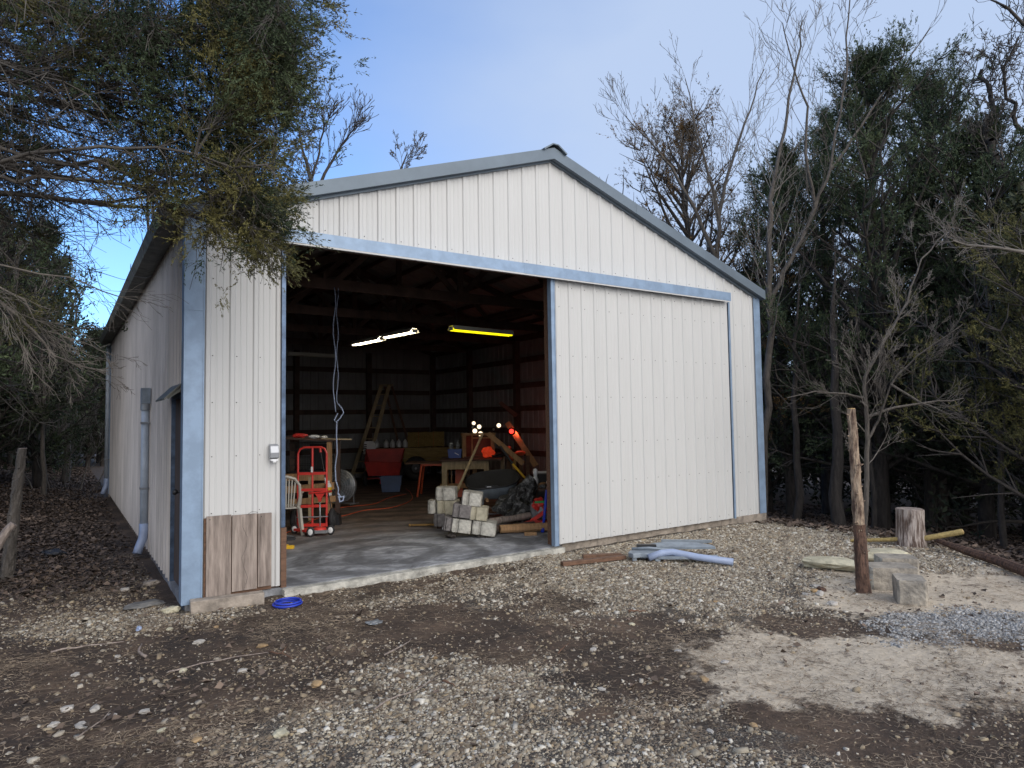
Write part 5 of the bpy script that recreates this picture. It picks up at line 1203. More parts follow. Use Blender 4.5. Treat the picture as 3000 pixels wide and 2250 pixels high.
lump('black_tarp', 'small folded black rubber scrap on the leaves by the side wall', 'scrap', (-1.08, 3.75, G(-1.1, 3.8)+.04), (.30, .16, .11), M['black'], 91, 3, .4, -.5)
# stump
stp = thing('tree_stump', 'thick sawn tree stump with shredded two tone bark on the bank', 'stump', (8.5, -2.66, G(8.5, -2.66)-.1))
mb = q(); pts = [(0, 0, 0), (.0, 0, .10), (.005, 0, .25), (.01, 0, .42), (.015, 0, .60)]; mb.tube(pts, [.22, .195, .178, .172, .168], 26, rnoise=.05); mb.build('bark', M['stumpbark'], stp)
mb = q(); mb.tube([(.015, 0, .596), (.015, 0, .607)], .155, 26); mb.build('cut_top', M['oldwood'], stp)
# branch and logs on the crest
def limb(label, pts, r, m, cut=None, name='cut_branch'):
    a = Vector(pts[0]); t_ = thing(name, label, 'branch', a); mb = q(); P = [Vector(p)-a for p in pts]
    mb.tube(P, r, 10, rnoise=.06); mb.build('wood', M[m], t_)
    if cut:
        d = (P[-1]-P[-2]).normalized(); mb = q(); mb.tube([P[-1]-d*.002, P[-1]+d*.008], r[-1]*.93, 10); mb.build('cut_end', M[cut], t_)
    return t_
limb('mossy cut branch with a fresh yellow end lying by the stump', [(8.02, -2.1, -.03), (8.3, -2.45, .0), (8.55, -2.85, .05), (8.85, -3.15, .14)], [.018, .028, .034, .038], 'trailerwood', 'cut')
limb('long rough log lying along the edge of the bank at the right', [(8.62, -2.95, .02), (8.30, -3.4, .0), (8.0, -3.85, -.01), (7.55, -4.3, -.0), (7.2, -4.75, -.0)], [.028, .05, .055, .06, .06], 'cedarpost_dk', 'cut', 'fallen_log')
for k, (x, y, s_) in enumerate(((8.45, -3.55, .10), (8.25, -3.85, .16), (8.12, -4.05, .12), (7.95, -4.3, .18))):
    stone(('grey stone perched behind the long log, leftmost', 'larger grey stone behind the long log', 'grey stone between the larger one and the edge behind the log', 'pale stone behind the long log nearest the right edge')[k], x, y, (s_*1.4, s_, s_*.9), 'flint' if k != 1 else 'rock', 100+k)
stone('big pale boulder standing on the slope at the right edge', 10.6, -4.05, (.8, .7, .95), 'rock', 110, 0, .1, 3, .3, False, name='boulder')
stone('tilted dark boulder lower on the slope left of the pale one', 11.0, -3.55, (.9, .6, .7), 'rock', 111, .4, 0, 3, .3, False, name='boulder')
# loose stones of the yard one can count
YS = [(-.95, -2.05, .12, 'flint'), (-1.02, -2.25, .10, 'flint'), (-.80, -2.12, .11, 'flint'), (-.88, -2.35, .13, 'flint'), (-.72, -2.30, .08, 'flint'), (-.55, -2.35, .10, 'flint'), (-.9, -1.35, .10, 'flint'), (-.62, -1.1, .08, 'flint'), (-.25, -1.75, .11, 'limestone'), (.10, -2.0, .10, 'flint'), (.45, -2.6, .14, 'tan'), (.62, -2.85, .08, 'limestone'), (.72, -2.55, .07, 'flint'), (.35, -1.55, .10, 'tan'), (-.05, -1.15, .12, 'flint'), (.35, -3.35, .08, 'flint'), (.05, -3.2, .15, 'limestone'), (.55, -3.6, .09, 'flint'), (-.35, -3.0, .09, 'tan'), (-.5, -2.75, .08, 'limestone'), (1.7, -3.35, .09, 'limestone'), (1.95, -3.8, .08, 'flint'), (1.35, -2.6, .07, 'tan'), (2.4, -3.2, .09, 'flint'), (2.6, -4.1, .10, 'tan'), (2.9, -3.6, .08, 'flint'), (3.1, -2.9, .09, 'limestone'), (3.5, -3.1, .10, 'flint'), (4.2, -2.9, .09, 'tan'), (2.05, -4.6, .07, 'flint'), (2.3, -4.7, .08, 'tan'), (3.0, -3.95, .09, 'flint'), (1.6, -4.4, .06, 'flint'), (-.2, -.6, .10, 'limestone'), (.15, -.75, .08, 'tan')]
import itertools
dirs = [(0, 'near the bottom left corner'), (.3, 'left of centre in the foreground'), (1.5, 'in the middle foreground'), (2.8, 'right of centre in the foreground')]
cn = {}
for k, (x, y, s_, m_) in enumerate(YS):
    colr = {'flint': 'white', 'limestone': 'pale yellow', 'tan': 'orange brown'}[m_]
    reg = 'near the bottom left corner of the yard' if x < -.3 and y < -1.5 else 'on the dirt left of the barn corner' if x < .3 and y > -1.8 else 'on the dirt left of the foreground gravel' if x < 1.2 else 'on the dirt between gravel patch and sand' if x < 3.05 else 'on the gravel before the sliding door'
    o_ = stone('loose %s stone lying %s' % (colr, reg), x, y, (s_*random.uniform(.55, .85), s_*.52, s_*.34), m_, 120+k, k*.7, 0, 2, .4, True, '%s stones %s' % (colr, reg))
# fallen sticks in the yard
for k, (x, y, L, a, r_, lab) in enumerate(((-.45, -1.35, .32, 1.9, .012, 'short thick pale stick standing out on the dirt at the left'), (-1.05, -.75, .5, .3, .008, 'pale curved twig on the left bank'), (-.35, -1.75, .7, -.1, .006, 'long thin straight twig lying across the left dirt'), (.35, -1.75, .3, -.9, .007, 'forked dark twig on the bare soil'), (1.05, -2.35, .4, .5, .007, 'bent twig by the foreground gravel'), (.6, -3.25, .6, .6, .006, 'thin twig crossing the foreground gravel'), (3.3, -2.65, .16, -.4, .012, 'short red brown stick on the gravel'), (2.1, -3.15, .22, .2, .006, 'straight straw coloured stick in the dirt middle'), (1.15, -3.1, .13, -1.1, .009, 'stubby dark stick on the foreground gravel'), (-.9, -2.55, .35, .9, .006, 'thin pale twig among the white stones'))):
    mb = q(); p = Vector((0, 0, 0)); pts = [p]; d = a
    for j in range(6): d += random.uniform(-.28, .28); p = p+Vector((math.cos(d), math.sin(d), 0))*L/6; pts.append(Vector((p.x, p.y, random.uniform(0, .012))))
    mb.tube(pts, [r_*(1-.1*j) for j in range(7)], 6)
    if 'forked' in lab: mb.tube([pts[3], pts[3]+Vector((.06, .09, .02))], r_*.6, 5)
    o_ = tag(mb.build('stick', M['brownwood' if 'red' in lab or 'dark' in lab else 'oldwood'], None, smooth=True), lab, 'stick'); o_.location = (x, y, G(x, y)+r_+.012)
lump('plastic_scrap', 'crumpled clear grey plastic scrap on the dirt', 'plastic scrap', (1.3, -1.55, G(1.3, -1.5)+.02), (.13, .08, .04), M['greymetal'], 151, 3, .6)
lump('plastic_scrap', 'tiny light blue plastic scrap on the left bank', 'plastic scrap', (-.42, -.45, G(-.4, -.5)+.02), (.05, .07, .04), M['bluegrey'], 152, 2, .5)
LC = [(0.7,-1.51,5.63),(0.28,-1.98,4.92),(0.27,-1.34,5.22),(0.68,-2.07,4.91),(0.44,-1.45,5.29),(0.4,-1.6,5.03),(0.2,-2.84,4.41),(0.41,-2.31,4.66),(0.33,-1.93,4.83),(0.43,-1.5,5.19),(0.47,-1.06,5.45),(0.32,-2.29,4.7),(-0.0,-2.23,4.5),(0.29,-1.45,5.09),(0.3,-1.31,5.29),(0.39,-1.15,5.02),(0.11,-2.45,4.35),(0.31,-1.06,5.17),(0.18,-1.98,4.85),(-0.1,-2.25,4.44),(0.12,-1.58,4.92),(0.46,-1.23,5.53),(0.51,-1.7,4.48),(0.46,-1.34,4.99),(0.36,-2.14,4.42),(0.19,-2.35,4.19),(0.39,-2.32,4.3),(0.49,-0.95,4.73),(0.48,-1.84,4.41),(0.44,-1.54,4.74),(0.58,-1.66,4.8),(0.41,-1.78,4.52),(0.14,-2.52,4.29),(0.62,-1.46,4.66),(0.5,-1.89,4.31),(0.46,-2.16,4.24),(0.44,-2.13,4.18),(0.56,-2.03,4.22),(0.64,-1.15,4.69),(0.74,-1.17,4.81),(0.47,-1.28,4.9),(0.18,-1.78,4.43),(0.44,-1.76,4.54),(0.3,-1.63,4.33),(0.3,-2.06,4.46),(0.05,-2.35,4.0),(0.29,-1.47,4.66),(0.37,-0.96,4.97),(0.33,-2.31,4.27),(0.18,-1.65,4.3),(0.28,-1.97,4.05),(0.48,-0.86,4.51),(0.39,-1.06,4.49),(0.06,-2.33,3.9),(0.25,-1.68,4.06),(0.21,-1.91,3.96),(0.46,-1.56,4.5),(0.3,-1.37,4.27),(0.46,-1.34,4.21),(0.42,-1.96,3.84),(0.5,-1.51,4.03),(0.23,-2.56,3.47),(0.4,-1.7,3.9),(0.16,-1.27,3.95),(0.28,-1.8,3.94),(0.1,-1.53,4.04),(0.0,-1.73,3.8),(0.23,-1.34,3.91),(0.11,-1.93,3.75),(-0.12,-2.21,3.53),(0.3,-1.24,4.05),(-0.22,-0.65,5.09),(-0.37,-1.63,4.51),(-0.32,-1.44,4.62),(-0.43,-2.37,4.31),(-0.4,-1.49,4.44),(-0.36,-0.56,4.98),(-0.45,-2.02,4.24),(-0.35,-0.58,5.02),(-0.32,-1.6,4.64),(-0.27,-1.56,4.67),(-0.35,-1.71,4.52),(-0.24,-1.05,4.91),(-0.2,-1.63,4.52),(-0.28,-2.19,4.38),(-0.03,-0.57,5.07),(-0.23,-2.12,4.46),(0.3,-1.42,3.56),(0.3,-1.94,3.55),(0.35,-1.33,3.7),(0.22,-2.26,3.35),(0.39,-1.36,3.67),(0.21,-2.07,3.44),(0.37,-1.51,3.72),(0.37,-2.08,3.28),(0.41,-1.58,3.34),(0.46,-1.45,3.38),(0.48,-1.59,3.38),(0.35,-1.85,3.41),(0.56,-1.34,3.55),(0.45,-1.42,3.4),(0.22,-1.96,3.31),(0.28,-1.95,3.13),(0.45,-1.33,3.31),(0.31,-2.1,3.06),(0.36,-1.97,3.08),(0.39,-1.48,3.2),(0.38,-1.75,3.11),(0.12,-1.88,3.41),(0.06,-1.51,3.63),(-0.01,-1.95,3.42),(0.14,-1.62,3.1),(0.02,-1.98,3.23),(0.01,-2.04,3.18),(-0.27,-1.79,3.41),(0.23,-1.19,3.85),(0.18,-1.44,3.81),(0.14,-1.59,3.62),(-0.24,-0.44,4.42),(-0.31,-1.45,4.07),(-0.45,-1.93,4.03),(-0.39,-1.32,4.14),(-0.15,-0.69,4.58),(-0.84,-0.62,5.24),(-0.72,-2.03,4.51),(-0.63,-2.15,4.38),(-0.57,-1.53,4.7),(-0.64,-0.59,4.93),(-0.62,-1.17,4.97),(-0.68,-2.05,4.17),(-0.62,-0.7,4.57),(-0.73,-1.58,4.58),(-0.64,-1.45,4.4),(-0.76,-1.86,4.26),(-1.21,-1.02,4.4),(-1.19,-0.02,5.41),(-0.92,-1.02,4.64),(-0.92,-0.8,4.56),(-1.0,-1.49,4.28),(-1.07,-1.82,4.21),(-1.21,-0.2,4.73),(-1.18,-0.99,4.04),(-1.23,-1.32,3.73),(-1.26,-0.95,3.75),(-1.35,-0.49,3.83),(-1.31,-0.96,3.79),(-1.25,-0.75,4.0),(-1.32,-1.71,4.51),(-1.36,-0.99,4.7),(-1.44,-0.54,5.08),(-1.53,-0.36,4.95),(-0.98,-1.95,4.41),(-0.95,-1.97,4.53),(-0.86,-0.63,5.23),(-0.93,-1.5,4.8),(-0.2,-1.99,3.56),(-0.17,-0.97,4.06),(-0.21,-0.97,3.91),(-0.28,-1.3,3.92),(-0.56,-1.64,3.5),(-0.68,-0.89,4.4),(-0.67,-0.58,4.35),(-0.42,-1.88,3.38),(-0.42,-2.02,3.28),(-0.34,-1.21,3.67),(0.01,-1.9,5.04),(0.12,-1.3,5.26),(0.03,-2.03,4.59),(0.21,-1.29,5.11),(-0.05,-2.54,4.66),(0.07,-1.67,4.8),(0.24,-1.04,5.37),(-0.06,-2.36,4.65),(0.34,-2.41,4.75),(0.33,-2.54,4.58),(0.27,-2.75,4.56),(0.26,-2.61,4.66),(0.65,-1.49,5.37),(0.68,-1.13,5.53),(-1.12,-0.34,3.42),(-1.23,-0.63,3.4),(-1.12,-0.42,3.43),(-1.16,-0.79,2.62),(-1.24,-0.11,2.88),(-1.38,-0.22,2.69),(0.05,-1.78,4.13),(-0.05,-1.69,4.05),(-0.14,-2.11,4.01),(0.22,-0.94,4.44),(0.2,-0.94,4.64),(-0.03,-2.38,3.78),(0.16,-1.3,5.05),(0.18,-2.33,4.46),(0.18,-2.2,4.47),(0.17,-2.67,4.23),(0.61,-1.01,5.26),(0.37,-2.53,4.47),(0.45,-1.24,4.99),(0.57,-1.37,5.12)]
ST = {
  'B1a': [(12.13, 2.14, 0.63),(12.14, 2.01, 2.51),(12.17, 1.89, 4.14),(12.14, 1.83, 5.43),(12.14, 1.76, 6.55),(12.36, 1.68, 7.45),(12.7, 1.62, 8.59),(13.05, 1.54, 9.97),(13.22, 1.48, 10.94)],
  'B1b': [(12.17, 1.89, 4.14),(12.31, 1.63, 4.88),(12.55, 1.3, 5.58),(12.8, 1.09, 6.29),(13.06, 0.86, 7.13),(13.33, 0.72, 8.39),(13.53, 0.62, 9.79),(13.56, 0.52, 11.04)],
  'B1c': [(13.06, 0.86, 7.13),(13.55, 0.6, 7.87),(14.36, 0.36, 8.93),(14.99, 0.12, 9.66),(15.62, -0.24, 10.68)],
  'B1d': [(12.8, 1.09, 6.29),(12.33, 0.98, 7.41),(12.26, 0.84, 8.38),(11.91, 0.91, 9.13),(11.6, 0.94, 10.07)],
  'B2a': [(12.84, 3.94, 2.87),(12.79, 3.79, 5.71),(12.81, 3.71, 6.77),(12.93, 3.58, 7.6),(13.32, 3.49, 8.62),(13.69, 3.3, 9.62),(14.06, 3.1, 10.75)],
  'B2b': [(12.79, 3.79, 5.71),(12.14, 3.91, 6.96),(11.57, 4.12, 7.98),(11.0, 4.34, 8.64),(10.51, 4.63, 9.23)],
  'B2c': [(12.81, 3.71, 6.77),(12.58, 3.8, 7.84),(12.26, 3.94, 9.15),(12.05, 4.01, 10.33)],
  'B3a': [(8.62, -1.98, 0.07),(8.64, -2.03, 0.73),(8.64, -2.07, 1.34),(8.62, -2.08, 1.67),(8.58, -2.08, 2.07),(8.59, -2.09, 2.24),(8.89, -2.2, 2.71),(9.29, -2.4, 3.36),(9.56, -2.49, 4.0),(10.0, -2.7, 4.43)],
  'B3b': [(8.64, -2.07, 1.34),(8.72, -2.14, 1.53),(8.71, -2.27, 1.8),(8.7, -2.4, 2.12),(8.88, -2.67, 2.5),(9.3, -3.1, 2.93)],
  'B3c': [(8.58, -2.07, 1.94),(8.28, -1.99, 2.0),(7.81, -1.79, 2.04),(7.39, -1.63, 1.95)],
  'B3d': [(8.7, -2.4, 2.12),(8.84, -2.72, 1.85),(8.99, -3.06, 1.66)],
  'B3e': [(8.62, -2.08, 1.67),(9.07, -2.27, 1.8),(9.54, -2.47, 1.86),(10.1, -2.74, 1.92)],
  'B4a': [(17.3, -2.63, 1.57),(16.68, -2.39, 4.5),(16.17, -2.15, 6.07),(15.7, -1.84, 6.37),(15.31, -1.61, 6.87),(15.22, -1.45, 7.2),(15.24, -1.39, 7.93),(15.43, -1.43, 8.57),(15.37, -1.31, 9.12)],
  'B4b': [(16.17, -2.15, 6.07),(15.83, -1.98, 7.15),(15.49, -1.8, 7.93),(15.32, -1.73, 8.71),(15.55, -1.94, 9.59)],
  'B4c': [(16.68, -2.39, 4.5),(15.77, -2.55, 7.23),(14.82, -2.61, 8.84),(14.2, -2.24, 9.57),(13.9, -2.05, 9.76)],
  'B5': [(9.2, -4.48, 2.75),(8.78, -4.23, 3.48),(8.55, -4.09, 3.63),(8.26, -3.9, 3.69),(7.99, -3.71, 3.72),(7.85, -3.62, 3.78)],
  'B6a': [(6.8, 16.45, 3.55),(6.56, 16.25, 9.23),(6.29, 16.36, 10.4),(6.04, 16.47, 11.41),(5.81, 16.55, 12.58)],
  'B6b': [(6.41, 16.31, 9.9),(6.81, 15.98, 10.89),(7.21, 15.66, 11.72),(7.62, 15.34, 12.38)],
  'B6c': [(6.29, 16.36, 10.4),(6.53, 16.14, 11.4),(6.64, 15.99, 12.57),(6.49, 16.05, 13.24)],
  'B7': [(10.49, 18.65, 5.76),(10.54, 18.22, 11.99),(10.85, 17.95, 12.96)],
  'B8': [(1.11, 15.56, 1.93),(1.03, 15.25, 7.77),(0.99, 15.2, 9.17)],
  'B9': [(1.67, 17.61, 1.95),(1.37, 17.41, 8.38),(1.37, 17.32, 9.75)],
}
D1 = [(-2.12, -0.69, 2.93), (-1.58, -0.8, 2.76), (-1.41, -0.91, 2.65), (-1.29, -0.86, 2.55), (-1.17, -0.82, 2.41), (-1.07, -0.76, 2.27), (-0.89, -0.63, 2.2), (-0.69, -0.52, 2.17)]
D2 = [(-1.59, -0.81, 2.87), (-1.26, -0.89, 2.68), (-1.17, -0.82, 2.48), (-0.99, -0.7, 2.43), (-0.81, -0.58, 2.38), (-0.63, -0.45, 2.3)]
D3 = [(-1.59, -0.81, 2.97), (-0.98, -0.98, 2.87), (-0.66, -0.94, 2.76), (-0.39, -0.88, 2.73)]
# ------------------------------------------------------------ trees
class Seg:
    """limbs collected as tapered sticks, built as one mesh"""
    def __init__(s): s.a = []; s.b = []; s.r0 = []; s.r1 = []; s.tips = []
    def add(s, a, b, r0, r1): s.a.append(tuple(a)); s.b.append(tuple(b)); s.r0.append(r0); s.r1.append(r1)
    def path(s, pts, r0, r1):
        n = len(pts)-1
        for i in range(n): s.add(pts[i], pts[i+1], r0+(r1-r0)*i/n, r0+(r1-r0)*(i+1)/n)
    def mesh(s, name, m, n=5, org=(0, 0, 0)):
        a = np.array(s.a)-np.array(org); b = np.array(s.b)-np.array(org); r0 = np.array(s.r0); r1 = np.array(s.r1)
        d = b-a; L = np.linalg.norm(d, axis=1, keepdims=True)+1e-9; d = d/L
        b = b+d*np.minimum(r1, .01)[:, None]*.8
        ref = np.where(np.abs(d[:, 2:3]) > .9, np.array([[1., 0, 0]]), np.array([[0, 0, 1.]]))
        x = np.cross(d, ref); x /= np.linalg.norm(x, axis=1, keepdims=True); y = np.cross(d, x)
        vs = []
        for p, r in ((a, r0), (b, r1)):
            for k in range(n):
                t_ = 2*math.pi*k/n; vs.append(p+(x*math.cos(t_)+y*math.sin(t_))*r[:, None])
        v = np.stack(vs, 1); N = len(a)
        f = np.array([(k, (k+1) % n, n+(k+1) % n, n+k) for k in range(n)])
        return npmesh(name, v.reshape(-1, 3), (f[None]+np.arange(N)[:, None, None]*2*n).reshape(-1, 4), [m], smooth=True)
def V3(p): return np.array(p, float)
def unit(v): return v/(np.linalg.norm(v)+1e-9)
TR = random.Random(5)
def rv(s=1.): return np.array([TR.gauss(0, s), TR.gauss(0, s), TR.gauss(0, s)])
def grow(sg, p, d, L, r, lvl, kids=4, wig=.18, up=.1, ang=.75, nseg=5, ratio=.55, minr=.0025, mink=.25):
    p = V3(p); d = unit(V3(d)); st = L/nseg
    for i in range(nseg):
        d = unit(d+rv(wig)+np.array([0, 0, up])); q_ = p+d*st
        ra = r*(1-.75*i/nseg); rb = max(minr, r*(1-.75*(i+1)/nseg))
        sg.add(p, q_, max(ra, minr), rb)
        if lvl > 0:
            nk = kids/nseg; nk = int(nk)+(TR.random() < nk-int(nk))
            if (i+1)/nseg > mink:
                for _ in range(nk):
                    ax = unit(rv()); side = unit(ax-d*ax.dot(d))
                    grow(sg, q_, d*math.cos(ang)+side*math.sin(ang), L*ratio*TR.uniform(.6, 1.1)*(1-.3*i/nseg), max(minr, rb*.65), lvl-1, kids, wig*1.1, up, ang, max(3, nseg-1), ratio, minr, mink)
        p = q_
    sg.tips.append((p, d))
def stem(sg, pts, r0, r1, kids, L, lvl=2, start=.2, up=.10, ang=.58, wig=.085, minr=.004, fine=3, crook=.018):
    P = [V3(p) for p in pts]; out_ = [P[0]]
    for a, b_ in zip(P[:-1], P[1:]):
        for k in range(1, fine+1):
            q_ = a+(b_-a)*k/fine
            if k < fine: q_ = q_+rv(crook*np.linalg.norm(b_-a))
            out_.append(q_)
    n_ = len(out_)-1
    sg.path(out_, r0, r1)
    for _ in range(kids):
        t_ = start+(1-start)*TR.random()**.8; i = min(n_-1, int(t_*n_)); d = unit(out_[i+1]-out_[i]); side = rv(); side = unit(side-d*side.dot(d))
        rr = (r0+(r1-r0)*t_)
        grow(sg, out_[i]+(out_[i+1]-out_[i])*TR.random(), d*math.cos(ang)+side*math.sin(ang), L*TR.uniform(.5, 1.2)*(1.15-.5*t_), max(minr, rr*.26), lvl, 5, wig, up, ang, 5, .55, minr)
def tree_root(name, label, loc, group=None, cat='tree'):
    return thing(name, label, cat, loc, 0, group)

def sprays(C_, Dr, rad, nper, L, w, rs, sprigs=7, fan=.62, thick=.16):
    """needle sprays: every clump is a fan of short sprigs, each sprig lined with narrow leaf shapes"""
    C_ = np.asarray(C_, float); Dr = np.asarray(Dr, float); N = len(C_); rad = np.broadcast_to(np.asarray(rad, float), (N,))
    c = np.repeat(C_, sprigs, 0); d = np.repeat(Dr, sprigs, 0); rr = np.repeat(rad, sprigs)
    M_ = len(c)
    sdir = d+rs.normal(0, fan, (M_, 3))+np.array([0, 0, .25]); sdir /= np.linalg.norm(sdir, axis=1, keepdims=True)+1e-9
    c = c+rs.normal(0, .28, (M_, 3))*rr[:, None]
    sl_ = rr*rs.uniform(.7, 1.9, M_)
    k = max(3, int(nper/sprigs))
    c = np.repeat(c, k, 0); sd2 = np.repeat(sdir, k, 0); sl_ = np.repeat(sl_, k); rr = np.repeat(rr, k); n_ = len(c)
    u_ = rs.random(n_)
    p = c+sd2*(u_*sl_)[:, None]+rs.normal(0, thick*.38, (n_, 3))*(rr*(1.1-.7*u_))[:, None]
    dd = sd2*.95+rs.normal(0, .36, (n_, 3)); dd /= np.linalg.norm(dd, axis=1, keepdims=True)+1e-9
    ll = L*rs.uniform(.5, 1.35, n_); ww = w*rs.uniform(.6, 1.3, n_)
    sd_ = np.cross(dd, rs.normal(0, 1, (n_, 3))); sd_ /= np.linalg.norm(sd_, axis=1, keepdims=True)+1e-9
    sg2 = np.cross(dd, sd_)
    mid = p+dd*(ll*.45)[:, None]
    v = np.stack([p, mid+sd_*ww[:, None]*.5, p+dd*ll[:, None], mid-sd_*ww[:, None]*.5+sg2*ww[:, None]*.35], 1)
    return v.reshape(-1, 3), n_
def spray_mesh(name, C_, Dr, rad, nper, L, w, m, seed=1):
    v, n_ = sprays(C_, Dr, rad, nper, L, w, np.random.default_rng(seed))
    return npmesh(name, v, np.arange(n_*4).reshape(-1, 4), [m])

def cedar(h, r, clumps, seed, leafL=.075, leafW=.03, nper=26, base=.15, lean=0., top=1.25, dead=.5, foilr=.17, mats=('barkdk', 'darkfoil'), limbs=60, shape=1.0):
    """returns (wood mesh, foliage mesh): trunk, limbs with dead twigs inside, foliage at the limb ends"""
    TR.seed(seed); sg = Seg(); C_ = []; D_ = []
    tr = [np.array([0, 0, 0.])]; n_ = 10
    for i in range(n_): tr.append(tr[-1]+np.array([TR.gauss(lean, .05), TR.gauss(0, .05), 1])*h/n_)
    sg.path(tr, .018*h+.02, .015)
    for k in range(limbs):
        t_ = base+(1-base)*(k+TR.random())/limbs
        i = min(n_-1, int(t_*n_)); p = tr[i]+(tr[i+1]-tr[i])*(t_*n_-i)
        prof = (min(1, (t_-base+.12)/.25)**.6)*(1-t_)**(.85*shape)*1.5+.05
        L = r*min(1.15, prof)*TR.uniform(.5, 1.3); az = k*2.4+TR.gauss(0, .3)
        el = .32+.75*t_*top/1.25+TR.gauss(0, .15)
        d = np.array([math.cos(az)*math.cos(el), math.sin(az)*math.cos(el), math.sin(el)])
        ns = 6; q0 = p; pts = [p]
        for j in range(ns):
            d = unit(d+rv(.10)+np.array([0, 0, .05])); q1 = q0+d*L/ns; pts.append(q1); q0 = q1
            nb = 3 if j > 0 else 1
            for _ in range(nb):
                sd_ = rv(); sd_ = unit(sd_-d*sd_.dot(d)); bd = unit(d*.75+sd_*.8+np.array([0, 0, .15])); bl = L*TR.uniform(.12, .34)
                q2 = q1+bd*bl*.5+rv(.02); q3 = q2+unit(bd+rv(.25)+np.array([0, 0, .2]))*bl*.5
                sg.path([q1, q2, q3], .008+.003*L, .004)
                if (j+1)/ns+.25*TR.random() > dead or t_ > .95:
                    C_ += [q2, q3]; D_ += [bd, unit(q3-q2)]
                else:
                    for __ in range(2): sg.path([q2, q2+unit(bd+rv(.6))*bl*.5], .004, .003)
        sg.path(pts, .009*h*.35+.008*L+.006, .006)
        C_.append(pts[-1]); D_.append(d)
    C_.append(tr[-1]); D_.append(np.array([0, 0, 1.])); C_.append(tr[-2]); D_.append(np.array([0, 0, 1.]))
    C_ = np.array(C_); D_ = np.array(D_)
    if len(C_) > clumps:
        ix = np.random.default_rng(seed).permutation(len(C_))[:clumps]; C_, D_ = C_[ix], D_[ix]
    rr = foilr*np.random.default_rng(seed+1).uniform(.6, 1.35, len(C_))
    wood = sg.mesh('cedar_wood', M[mats[0]], 5)
    fol = spray_mesh('cedar_foliage', C_, D_, rr, nper, leafL, leafW, M[mats[1]], seed)
    return wood, fol
def put_tree(name, label, meshes, loc, group=None, s=1., rz=0):
    t_ = thing(name, label, 'tree', loc, rz, group); t_.scale = (s, s, s)
    link('trunk', meshes[0], t_); link('crown', meshes[1], t_)
    return t_

def gz_(x, y): return float(ground_h(x, y))-.05
# right hand cedars, each its own tree
for (lab, x, y, top, r_, cl, seed, nper, mt, dead, limbs, shp) in [
    ('sparse brown tipped cedar rising behind the right roof slope, leftmost of the cedars', 13.95, 5.4, 10.5, 3.3, 800, 31, 20, 'brownfoil', .5, 60, .8),
    ('dark green cedar close behind the right roof corner, under the pale forked tree', 15.2, 3.5, 9.4, 2.5, 1100, 32, 24, 'darkfoil', .4, 70, .9),
    ('tallest dark cedar with the thick visible trunk, behind the thin debarked post', 15.1, 1.1, 10.5, 3.0, 1500, 33, 26, 'darkfoil', .4, 80, .75),
    ('feathery cedar top standing right of the tallest cedar against the sky', 19.4, 1.7, 11.6, 3.5, 1300, 34, 24, 'darkfoil', .45, 80, .8),
    ('bushy cedar at the right edge of the photo below the crooked oak limbs', 16.1, -.7, 8.3, 2.8, 1300, 35, 26, 'darkfoil', .35, 75, .8),
    ('olive green cedar nearest the camera at the right edge with low drooping foliage', 12.4, -3.4, 4.9, 2.1, 1300, 36, 34, 'olivefoil', .3, 70, .7),
    ('dark cedar half hidden between the forked tree and the tallest cedar', 18.8, 4.6, 11.6, 2.8, 1100, 37, 22, 'darkfoil', .4, 70, .9)]:
    z = gz_(x, y); nl = (top-z)
    w_, f_ = cedar(nl-.6, r_*1.08, int(cl*.9), seed, .07 if x > 13 else .045, .0165 if x > 13 else .011, int(nper*4.4), .12, 0, 1.25, dead, .21 if x > 13 else .15, ('barkdk', mt), limbs, shp)
    put_tree('cedar_tree', lab, (w_, f_), (x, y, z))
# dark woods behind: copies of three prototypes, each a tree
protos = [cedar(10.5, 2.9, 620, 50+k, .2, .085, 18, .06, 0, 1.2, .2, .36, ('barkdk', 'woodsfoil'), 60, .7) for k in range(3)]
rs = np.random.default_rng(44)
spots = []
for k in range(46):       # right woods
    for _ in range(30):
        x = rs.uniform(13.5, 34); y = rs.uniform(-9, 20)
        if y > 6+(x-13)*.2 and x < 15: continue
        if all((x-a)**2+(y-c)**2 > 5.2 for a, c, _s in spots): break
    spots.append((x, y, rs.uniform(.62, .80) if x < 22 else rs.uniform(.6, .85)))
nright = len(spots)
for k in range(44):       # left woods
    for _ in range(30):
        x = rs.uniform(-16, -2.2); y = rs.uniform(9, 40)
        if x > -.7-.095*y*0-1.2: continue
        if all((x-a)**2+(y-c)**2 > 4.5 for a, c, _s in spots): break
    spots.append((x, y, rs.uniform(.55, .85)))
for k in range(12):       # behind the barn, low enough to stay under the roof line
    spots.append((rs.uniform(-2, 1.2), rs.uniform(22, 38), rs.uniform(.45, .6)))
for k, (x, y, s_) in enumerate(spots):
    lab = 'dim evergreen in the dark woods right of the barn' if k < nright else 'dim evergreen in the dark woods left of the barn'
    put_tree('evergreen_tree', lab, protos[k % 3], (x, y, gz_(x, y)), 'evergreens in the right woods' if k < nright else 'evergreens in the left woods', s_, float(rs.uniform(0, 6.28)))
for (lab, x, y, h, r_, sd) in (('dark bushy cedar standing by the left side of the barn, nearest the gutter', -3.0, 8.2, 6.0, 1.9, 61), ('tall dark cedar at the left edge behind the fence post', -4.9, 9.6, 7.4, 2.3, 62), ('thin ragged cedar farther along the left woods edge', -2.6, 13.2, 6.6, 1.7, 63), ('loose topped cedar showing just past the far end of the gutter', -1.5, 15.2, 7.2, 1.8, 64)):
    w_, f_ = cedar(h, r_, 900, sd, .08, .032, 40, .08, 0, 1.2, .25, .19, ('barkdk', 'darkfoil'), 60, .8)
    put_tree('cedar_tree', lab, (w_, f_), (x, y, gz_(x, y)))
